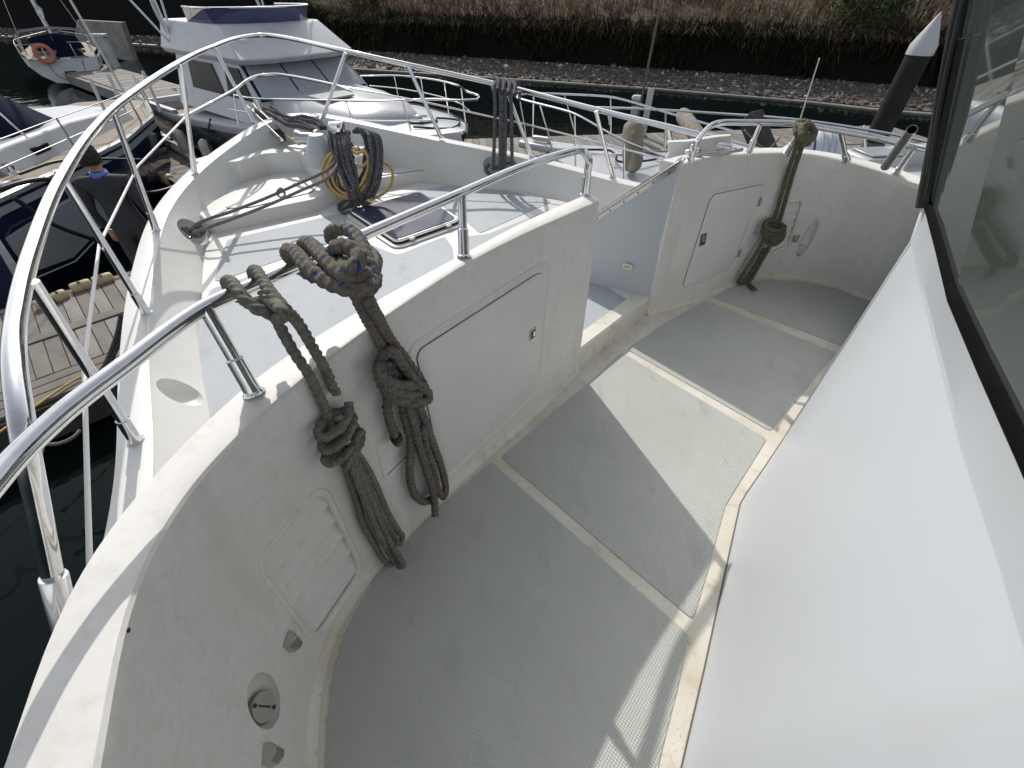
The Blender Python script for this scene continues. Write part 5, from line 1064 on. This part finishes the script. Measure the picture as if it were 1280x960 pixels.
for f, s_, dx, h_ in ((1.9, -.05, .0, .55), (3.9, -.1, 0, .55), (5.0, -.4, 0, .55), (6.0, -1.0, 0, .55)): tb('stanchion', STEELD, nb, [K(f, s_, -.4), K(f, s_, -.4 + h_)], .014, ds=.5)
for dz in (.28, .54): tb('lifeline', STEEL, nb, [K(-.2, .0, -.4 + dz), K(1.9, -.05, -.4 + dz), K(3.9, -.1, -.4 + dz), K(5.0, -.4, -.4 + dz), K(6.0, -1.0, -.4 + dz)], .007, ds=.4)
for f, s_, r_, hh in ((4.1, -.75, .028, .6), (4.6, -.7, .03, .6), (4.9, -.2, .028, .62)): tb('deck_spar', ALU, nb, [K(f, s_, -.35), K(f + .5, s_ - .25, -.35 + hh)], r_, ds=1)
for f, s_ in ((4.3, -.3), (4.6, -.5)): tb('shroud', ALU, nb, [K(f, s_, -.4), K(f, s_ - .6, 7)], .010, ds=5, seg=5)
part('winch', STEEL, nb, lambda bm: lathe(bm, [(.07, 0), (.05, .03), (.05, .1), (.07, .13), (.001, .14)], 14, Matrix.Translation(K(1.0, -.35, -.33))), angle=30)
part('deck_box', BOATW, nb, lambda bm: boxo(bm, K(.55, -.28, -.34), (.3, .16, .08)), bevel=.02)
for P_, r_ in (([K(-.3, -.1, -.28), K(.6, .25, -.30), K(1.5, .22, -.75), K(2.6, .3, -1.15), K(3.4, .6, -1.2)], .028), ([K(.5, .12, -.2), K(1.0, .25, -.2), K(1.7, .28, -.36), K(2.6, .35, -.62)], .018), ([K(.1, .2, -.35), K(.35, .22, -.8), K(1.0, .25, -1.4)], .03)): tb('shore_cable', BLK, nb, P_, r_)
# ---- small white boat at the starboard side with bow rails
Q = Fr((.55, 7.5), (-.86, .50))
wb_ = thing('small_boat', 'small white boat with chrome bow rails moored under our starboard rail', 'boat', Q(-2.5, 0, WZ))
QS = [(0, .03, -.30), (-.35, .42, -.32), (-1.0, .80, -.36), (-2.2, 1.05, -.42), (-4.5, 1.1, -.5)]
for sg in (1, -1): part('hull_side', BOATW, wb_, lambda bm: skin(bm, [[Q(f, sg * w_, z), Q(f - .1, sg * w_ * .93, z - .5), Q(f - .3, sg * w_ * .6, WZ)] for f, w_, z in QS], False), smooth=True)
part('deck', BOATW, wb_, lambda bm: skin(bm, [[Q(f, -w_, z), Q(f, 0, z + .06), Q(f, w_, z)] for f, w_, z in QS], False), smooth=True)
part('bow_sprit', BOATW, wb_, lambda bm: prism(bm, [Q(.45, -.13, -.25), Q(.50, 0, -.25), Q(.45, .13, -.25), Q(-.5, .2, -.25), Q(-.5, -.2, -.25)], (0, 0, -.1)), bevel=.03)
part('fender_strip', BLK, wb_, lambda bm: [sweep(bm, [Q(f, sg * (w_ + .015), z - .03) for f, w_, z in QS], .025, 6) for sg in (1, -1)], smooth=True)
for sg in (1, -1):
    rl = tb('bow_rail', STEEL, wb_, [Q(.52, 0, .34), Q(.47, sg * .16, .34), Q(.2, sg * .32, .34), Q(-.6, sg * .62, .33), Q(-.85, sg * .72, .30), Q(-1.5, sg * .92, .16), Q(-2.6, sg * 1.05, -.02)], .014)
    for f, s_, z1, f2 in ((.38, .22, .34, .3), (-.05, .4, .33, -.35), (-.7, .66, .31, -.8), (-1.5, .92, .16, -1.6)):
        part('rail_post', STEEL, rl, lambda bm: sweep(bm, [Q(f, sg * s_, z1), Q(f2, sg * (s_ - .02 + (.05 if f < 0 else -.12)), -.32)], .012, 8))
part('anchor_roller', STEEL, wb_, lambda bm: boxo(bm, Q(.1, 0, -.2), (.3, .08, .06), Matrix.Rotation(math.atan2(Q.d.y, Q.d.x), 3, 'Z')), bevel=.01)
part('deck_cleat', STEEL, wb_, lambda bm: [boxo(bm, Q(-1.2, -.2, -.26), (.04, .04, .1)), boxo(bm, Q(-1.2, -.2, -.21), (.2, .03, .03))], bevel=.01)
part('anchor_line', ROPED, wb_, lambda bm: sweep(bm, catmull([Q(-.6, -.1, -.24), Q(-1.0, .1, -.25), Q(-1.3, -.3, -.26), Q(-1.7, .2, -.28), Q(-1.4, .5, -.3)], .04), .015, 6), smooth=True)
def big_fender(label, a, b, r, mt, strap):
    a, b = Vector(a), Vector(b); L = (b - a).length; t = thing('boat_fender', label, 'fender', (a + b) / 2, 'covered fenders hung on the starboard boats')
    M = along(a, b); bm = bmesh.new(); lathe(bm, [(.01, -.01), (r * .5, .0), (r * .86, r * .35), (r, r), (r * 1.0, L * .5), (r * .98, L - r), (r * .8, L - r * .4), (r * .4, L), (.01, L + .01)], 20, M); fin('body', bm, mt, t, smooth=True)
    bm = bmesh.new(); sweep(bm, catmull([M @ Vector((r * 1.02, 0, L * .12)), M @ Vector((r * .7, -r * .8, L * .4)), M @ Vector((0, -r * 1.03, L * .6)), M @ Vector((-r * .6, -r * .8, L * .8))], .02), .012, 6); fin('lanyard', bm, ROPEM, t, smooth=True)
    bm = bmesh.new(); boxo(bm, M @ Vector((0, 0, L * .35)) + Vector((-.12, -.99, 0)) * r, (.07, .03, .3), (b - a).to_track_quat('Z', 'Y').to_matrix()); fin('strap', bm, mt if not strap else mat('strap_blue', (.02, .05, .16), .7), t, bevel=.008)
    return t
FCOV = mat('fender_cover', (.19, .165, .125), .9, noise=[(6, (.22, .19, .14), .4, .7), (14, (.42, .38, .30), .5, .8, 4, (1, 1, .1))], bump=(50, .5, .006))
big_fender('large beige fender with blue strap, upright beside the small white boat', PD(791, 152, 5.9), PD(791, 214, 5.9) , .14, FCOV, True)
big_fender('beige fender lying tilted on the pontoon, behind the gate panel', PD(852, 142, 8.0), PD(876, 176, 7.2), .13, FCOV, False)
# ---- boat with covered outboards and an open dinghy, far right
ob = thing('outboard_motor', 'pale grey ribbed cowl of an outboard motor behind the olive rope', 'outboard motor', PD(1010, 190, 5.6))
COWL = mat('cowl_grey', (.52, .56, .62), .3, coat=.5)
c0, c1 = PD(962, 200, 5.7), PD(1052, 178, 5.5); axx = (c1 - c0).normalized(); upv = Vector((0, 0, 1)); sdv = axx.cross(upv).normalized()
def cowl_rows(n=22):
    rows = []
    for i in range(n + 1):
        t = i / n; L = (c1 - c0).length; hh = .34 * math.sin(math.pi * (.06 + .80 * t)) ** .75; ww = .26 * math.sin(math.pi * (.08 + .84 * t)) ** .5
        rg = 1 + .05 * math.sin(t * 34) * (t > .45); c = c0 + axx * L * t - upv * .12
        rows.append([c + sdv * ww * rg * math.cos(a) + upv * hh * rg * math.sin(a) for a in np.linspace(-.5, math.pi + .5, 15)])
    return rows
part('cowl', COWL, ob, lambda bm: skin(bm, cowl_rows()), smooth=True)
cr = cowl_rows()
for i in (11, 13, 16, 18): part('cowl_band', mat('band_dark', (.03, .04, .07), .4) if i == 11 else BOATW, ob, lambda bm: sweep(bm, [p + (p - cr[i][7]) * .005 + upv * .004 for p in cr[i]], .012, 6), smooth=True)
part('leg', COWL, ob, lambda bm: lathe(bm, [(.10, 0), (.12, .6)], 12, Matrix.Translation(c0.lerp(c1, .55) - upv * .75)))
D_ = Fr(tuple(PZ(1060, 215, -.75)[:2]), (.97, .12))
dg_ = thing('open_dinghy', 'white open dinghy with a low console, partly hidden by the starboard rail', 'dinghy', D_(1, 0, WZ))
DS = [(-.4, .55, -.62), (.6, .72, -.62), (2.2, .70, -.56), (3.2, .45, -.5), (3.8, .05, -.42)]
for sg in (1, -1): part('hull_side', BOATW, dg_, lambda bm: skin(bm, [[D_(f, sg * (w_ - .12), z - .32), D_(f, sg * (w_ - .10), z), D_(f, sg * (w_ + .04), z + .01), D_(f, sg * (w_ + .03), z - .08), D_(f, sg * w_ * .8, WZ)] for f, w_, z in DS], False), angle=40)
part('sole', BOATW, dg_, lambda bm: skin(bm, [[D_(f, -w_ + .1, z - .3), D_(f, w_ - .1, z - .3)] for f, w_, z in DS], False))
part('transom', BOATW, dg_, lambda bm: boxo(bm, D_(-.4, 0, -.8), (.06, 1.1, .5), Matrix.Rotation(math.atan2(D_.d.y, D_.d.x), 3, 'Z')), bevel=.01)
part('blue_stripe', NAVY, dg_, lambda bm: [skin(bm, [[D_(f, sg * (w_ + .045), z - .05), D_(f, sg * (w_ + .03), z - .2)] for f, w_, z in DS], False) for sg in (1, -1)])
part('console', BOATW, dg_, lambda bm: prism(bm, [D_(.0, -.35, -.9), D_(.75, -.35, -.9), D_(.75, .3, -.9), D_(.0, .3, -.9)], (0, 0, .42)), bevel=.05)
part('console_seat', GREYP, dg_, lambda bm: prism(bm, [D_(.1, -.27, -.475), D_(.66, -.27, -.475), D_(.66, .22, -.475), D_(.1, .22, -.475)], (0, 0, .03)), bevel=.012)
# long hand rail of the boat behind
lr = thing('cruiser_rail', 'long thin chrome handrail of the boat lying behind our starboard wall', 'handrail', PD(1000, 150, 6.5))
tb('rail', STEEL, lr, [PD(728, 134, 7.5), PD(800, 136, 7.2), PD(900, 142, 7.0), PD(1000, 150, 6.5), PD(1100, 165, 6.2), PD(1190, 184, 6.0)], .018)
for px, d, dy in ((760, 7.3, 20), (940, 6.8, 26), (1080, 6.3, 30)): tb('rail_leg', STEEL, lr, [PD(px, 134 + (px - 728) * .065, d), PD(px + 2, 134 + dy + (px - 728) * .065, d)], .014)
# ---- tall things
pl = PD(1112, 150, 8.6); pl = PY(1112, 150, 10.4)
pile = thing('mooring_pile', 'dark steel pile with white conical cap standing in the water at the right', 'pile', (8.05, 10.45, WZ))
PILE = mat('pile_coating', (.014, .014, .016), .7, spec=.2, noise=[(3, (.024, .023, .022), .4, .7)])
RUST = mat('pile_rust', (.10, .095, .09), .8, noise=[(2.5, (.20, .10, .045), .45, .7, 6)], bump=(30, .4, .005))
px0, py0 = 8.0, 10.45; topz = PY(1150, 66, 10.45).z; px0 = PY(1150, 66, 10.45).x
part('shaft', PILE, pile, lambda bm: lathe(bm, [(.21, -.95), (.21, topz)], 32, Matrix.Translation((px0, py0, 0))), angle=40)
part('lower_shaft', RUST, pile, lambda bm: lathe(bm, [(.215, -2.2), (.215, -.95), (.211, -.94)], 32, Matrix.Translation((px0, py0, 0))), angle=40)
part('cap', BOATW, pile, lambda bm: lathe(bm, [(.225, topz - .03), (.225, topz + .12), (.01, topz + .60)], 32, Matrix.Translation((px0, py0, 0))), angle=40)
pp = thing('power_post', 'white topped service post on the pontoon beside the thin brown mast', 'service post', PD(788, 150, 9.3))
b0 = PZ(788, 172, PZ_); part('post', GREYP, pp, lambda bm: lathe(bm, [(.09, 0), (.09, .80)], 16, Matrix.Translation(b0)), angle=40); part('post_cap', BOATW, pp, lambda bm: lathe(bm, [(.12, .80), (.12, .84), (.10, .87), (.001, .88)], 16, Matrix.Translation(b0)), angle=40); part('post_band', NAVY, pp, lambda bm: lathe(bm, [(.093, .68), (.093, .76)], 16, Matrix.Translation(b0)))
b1 = b0 + Vector((.32, .1, 0)); p2 = thing('sign_board', 'narrow white upright board standing next to the service post', 'board', b1); part('board', BOATW, p2, lambda bm: boxo(bm, b1 + Vector((0, 0, .5)), (.14, .04, 1.0)), bevel=.01); part('foot', STEELD, p2, lambda bm: boxo(bm, b1 + Vector((0, 0, .02)), (.2, .16, .03)))
tm = thing('thin_mast', 'thin brown mast rising out of the top of the picture over the starboard pontoon', 'mast', PZ(796, 150, PZ_)); mb = PY(796, 140, 9.2)
part('pole', mat('mast_brown', (.10, .07, .055), .5), tm, lambda bm: lathe(bm, [(.03, 0), (.022, 1.2), (.014, 4.5)], 10, Matrix.Translation((mb.x, 9.2, PZ_)) @ Matrix.Rotation(R(2), 4, 'Y'))); part('mast_foot', STEELD, tm, lambda bm: boxo(bm, (mb.x, 9.2, PZ_ + .01), (.14, .14, .02)))
aw = thing('whip_antenna', 'thin white whip antenna behind the olive rope', 'antenna', PY(1000, 160, 5.5)); a0_, a1_ = PY(1000, 150, 5.5), PY(1024, 74, 5.7)
part('whip', BOATW, aw, lambda bm: sweep(bm, [a0_ - (a1_ - a0_) * .3, a0_, a1_], lambda t: .010 - .004 * t, 8)); part('tip', BOATW, aw, lambda bm: lathe(bm, [(.001, -.012), (.011, 0), (.001, .012)], 8, Matrix.Translation(a1_)))
sp = thing('timber_post', 'dark square timber post leaning at the pontoon edge behind the gate panel', 'post', PD(955, 190, 6.8)); s0_, s1_ = PD(962, 205, 6.8), PD(938, 145, 6.8)
part('timber', mat('tarred_timber', (.035, .032, .03), .8, noise=[(9, (.07, .06, .055), .5, .8)]), sp, lambda bm: boxo(bm, (s0_ + s1_) / 2, (.26, .26, (s1_ - s0_).length), (s1_ - s0_).to_track_quat('Z', 'Y').to_matrix()), bevel=.015); part('post_line', ROPEM, sp, lambda bm: sweep(bm, catmull([PD(930, 162, 6.6), PD(945, 178, 6.55), PD(960, 186, 6.6), PD(975, 172, 6.6)], .04), .014, 6), smooth=True)
dp = PZ(143, 84, PZ_); dk_ = thing('dock_pedestal', 'white dock pedestal at the near end of the pale pontoon by the sailing boat', 'service post', dp)
part('column', BOATW, dk_, lambda bm: prism(bm, [dp + Vector((x, y, 0)) for x, y in ((-.22, -.12), (.22, -.12), (.22, .12), (-.22, .12))], (0, 0, 1.05)), bevel=.02); part('head', BOATW, dk_, lambda bm: boxo(bm, dp + Vector((0, 0, 1.1)), (.6, .34, .12)), bevel=.02)
# concrete slab leaning on the bank, top left
cs = [PY(96, 25, 31), PY(151, 28, 31), PY(168, 78, 30), PY(92, 60, 30)]
part_ = part('concrete_slab', CONC, None, lambda bm: prism(bm, cs, (0, .4, 0))); tag(part_, 'pale sloping concrete slab set in the dark bank behind the sailing boat', 'slab')
# ================================================================== PERSON on the pontoon, seen from behind
SUIT = mat('dark_suit', (.030, .032, .036), .85, bump=(220, .3, .002), noise=[(4, (.045, .047, .05), .4, .7)])
SKIN = mat('skin', (.42, .24, .16), .5); HAIR = mat('dark_hair', (.018, .013, .010), .7, bump=(90, 1, .01), noise=[(60, (.05, .032, .02), .5, .8)]); SHIRT = mat('blue_collar', (.12, .20, .55), .8)
hd = PD(113, 200, 4.15); fx, fy = hd.x - .02, hd.y + .02; gz = PZ_
person = thing('person', 'person in dark suit with blue collar, back turned, standing on the near pontoon', 'person', (fx, fy, gz))
FD = Vector((-.25, .97, 0)).normalized(); RT = Vector((FD.y, -FD.x, 0)); hs_z = hd.z - gz  # head centre height
def pt(r_, f, z): return Vector((fx, fy, gz)) + RT * r_ + FD * f + Vector((0, 0, z))
S = hs_z / 1.60
def skinned(name, mt, par, verts, edges, root=0, sub=2):
    me = bpy.data.meshes.new(name); me.from_pydata([pt(*[c * S for c in v[:3]]) for v in verts], edges, []); o = link(name, me, mt, par)
    m = o.modifiers.new('skin', 'SKIN'); m.use_smooth_shade = True
    for i, v in enumerate(verts):
        sv = me.skin_vertices[0].data[i]; rr = v[3] if isinstance(v[3], tuple) else (v[3], v[3]); sv.radius = (rr[0] * S, rr[1] * S); sv.use_root = (i == root)
    m2 = o.modifiers.new('s', 'SUBSURF'); m2.levels = m2.render_levels = sub
    return o
bv_ = [(0, 0, .95, (.17, .12)), (0, 0, 1.12, (.155, .105)), (0, .0, 1.30, (.19, .12)), (0, -.01, 1.40, (.15, .10)), (0, .0, 1.455, (.06, .06)), (0, .01, 1.52, (.055, .06)),
       (.09, 0, .90, .105), (.11, .05, .50, .075), (.12, -.02, .10, .055), (.13, .12, .03, .045), (-.09, 0, .90, .105), (-.12, -.03, .50, .075), (-.12, -.12, .12, .055), (-.13, .02, .03, .045),
       (.19, -.01, 1.39, .075), (.255, -.03, 1.12, .058), (.25, .06, .90, .045), (-.19, -.01, 1.39, .075), (-.27, -.02, 1.12, .058), (-.27, .08, .90, .045)]
be = [(0, 1), (1, 2), (2, 3), (3, 4), (4, 5), (0, 6), (6, 7), (7, 8), (8, 9), (0, 10), (10, 11), (11, 12), (12, 13), (3, 14), (14, 15), (15, 16), (3, 17), (17, 18), (18, 19)]
skinned('suit', SUIT, person, bv_, be)
part('collar', SHIRT, person, lambda bm: lathe(bm, [(.085 * S, 0), (.073 * S, .05 * S), (.066 * S, .05 * S), (.07 * S, 0)], 20, Matrix.Translation(pt(0, .005 * S, 1.44 * S)) @ Matrix.Diagonal((1, 1.05, 1, 1))), smooth=True)
part('neck', SKIN, person, lambda bm: lathe(bm, [(.056 * S, 0), (.055 * S, .12 * S)], 16, Matrix.Translation(pt(0, .01 * S, 1.45 * S))), smooth=True)
def headm(bm):
    bmesh.ops.create_icosphere(bm, subdivisions=4, radius=1)
    for v in bm.verts:
        x, y, z = v.co; w_ = 1 - .18 * max(0, -z); 
        nose = .16 * math.exp(-((x / .14) ** 2 + ((z + .05) / .22) ** 2)) * (y > 0); eye = -.07 * (math.exp(-(((x - .34) / .16) ** 2 + ((z - .12) / .12) ** 2)) + math.exp(-(((x + .34) / .16) ** 2 + ((z - .12) / .12) ** 2))) * (y > 0)
        mouth = -.04 * math.exp(-((x / .3) ** 2 + ((z + .48) / .06) ** 2)) * (y > 0)
        p = pt(x * .076 * w_ * S, (.015 + y * (.096 + (nose + eye + mouth) * .096)) * S, (1.605 + z * .118) * S); v.co = p
part('head', SKIN, person, headm, smooth=True)
for sg in (1, -1): part('ear', SKIN, person, lambda bm: bmesh.ops.create_icosphere(bm, subdivisions=2, radius=1, matrix=Matrix.Translation(pt(sg * .078 * S, .01 * S, 1.60 * S)) @ Matrix.Diagonal((.014, .022, .034, 1))), smooth=True)
def hairm(bm):
    bmesh.ops.create_icosphere(bm, subdivisions=5, radius=1)
    kill = [v for v in bm.verts if (v.co.y > .45 and v.co.z < .45) or v.co.z < -.55]
    bmesh.ops.delete(bm, geom=kill, context='VERTS')
    for v in bm.verts:
        x, y, z = v.co; n_ = 1 + .07 * math.sin(x * 14 + z * 9) * math.cos(y * 13 - z * 7) + .05 * math.sin(z * 27 + x * 21) * math.sin(y * 24)
        v.co = pt(x * .094 * n_ * S, (y * .112 * n_) * S, (1.625 + z * .125 * n_) * S)
part('hair', HAIR, person, hairm, smooth=True)
def hand(sg, base):
    vs = [(base[0], base[1], base[2], .03), (base[0], base[1] + .01, base[2] - .07, (.038, .018))]; es = [(0, 1)]
    for k, (dx, ln) in enumerate(((-.028, .060), (-.010, .072), (.009, .068), (.027, .052))):
        i = len(vs); vs += [(base[0] + dx * .8, base[1] + .012, base[2] - .09, .0105), (base[0] + dx, base[1] + .02, base[2] - .09 - ln * .6, .009), (base[0] + dx, base[1] + .035, base[2] - .09 - ln, .0075)]; es += [(1, i), (i, i + 1), (i + 1, i + 2)]
    i = len(vs); vs += [(base[0] - sg * .035, base[1] + .03, base[2] - .05, .012), (base[0] - sg * .040, base[1] + .045, base[2] - .085, .009)]; es += [(1, i), (i, i + 1)]
    skinned('hand', SKIN, person, vs, es, 0, 1)
hand(1, (.25, .07, .88)); hand(-1, (-.27, .09, .88))
for x, y in ((.13, .13), (-.13, .03)): part('shoe', BLK, person, lambda bm: prism(bm, [pt((x + a) * S, (y + b_) * S, .0) for a, b_ in ((-.04, -.1), (.04, -.1), (.05, .05), (.03, .15), (-.03, .15), (-.05, .05))], (0, 0, .075)), bevel=.02)
#@@END
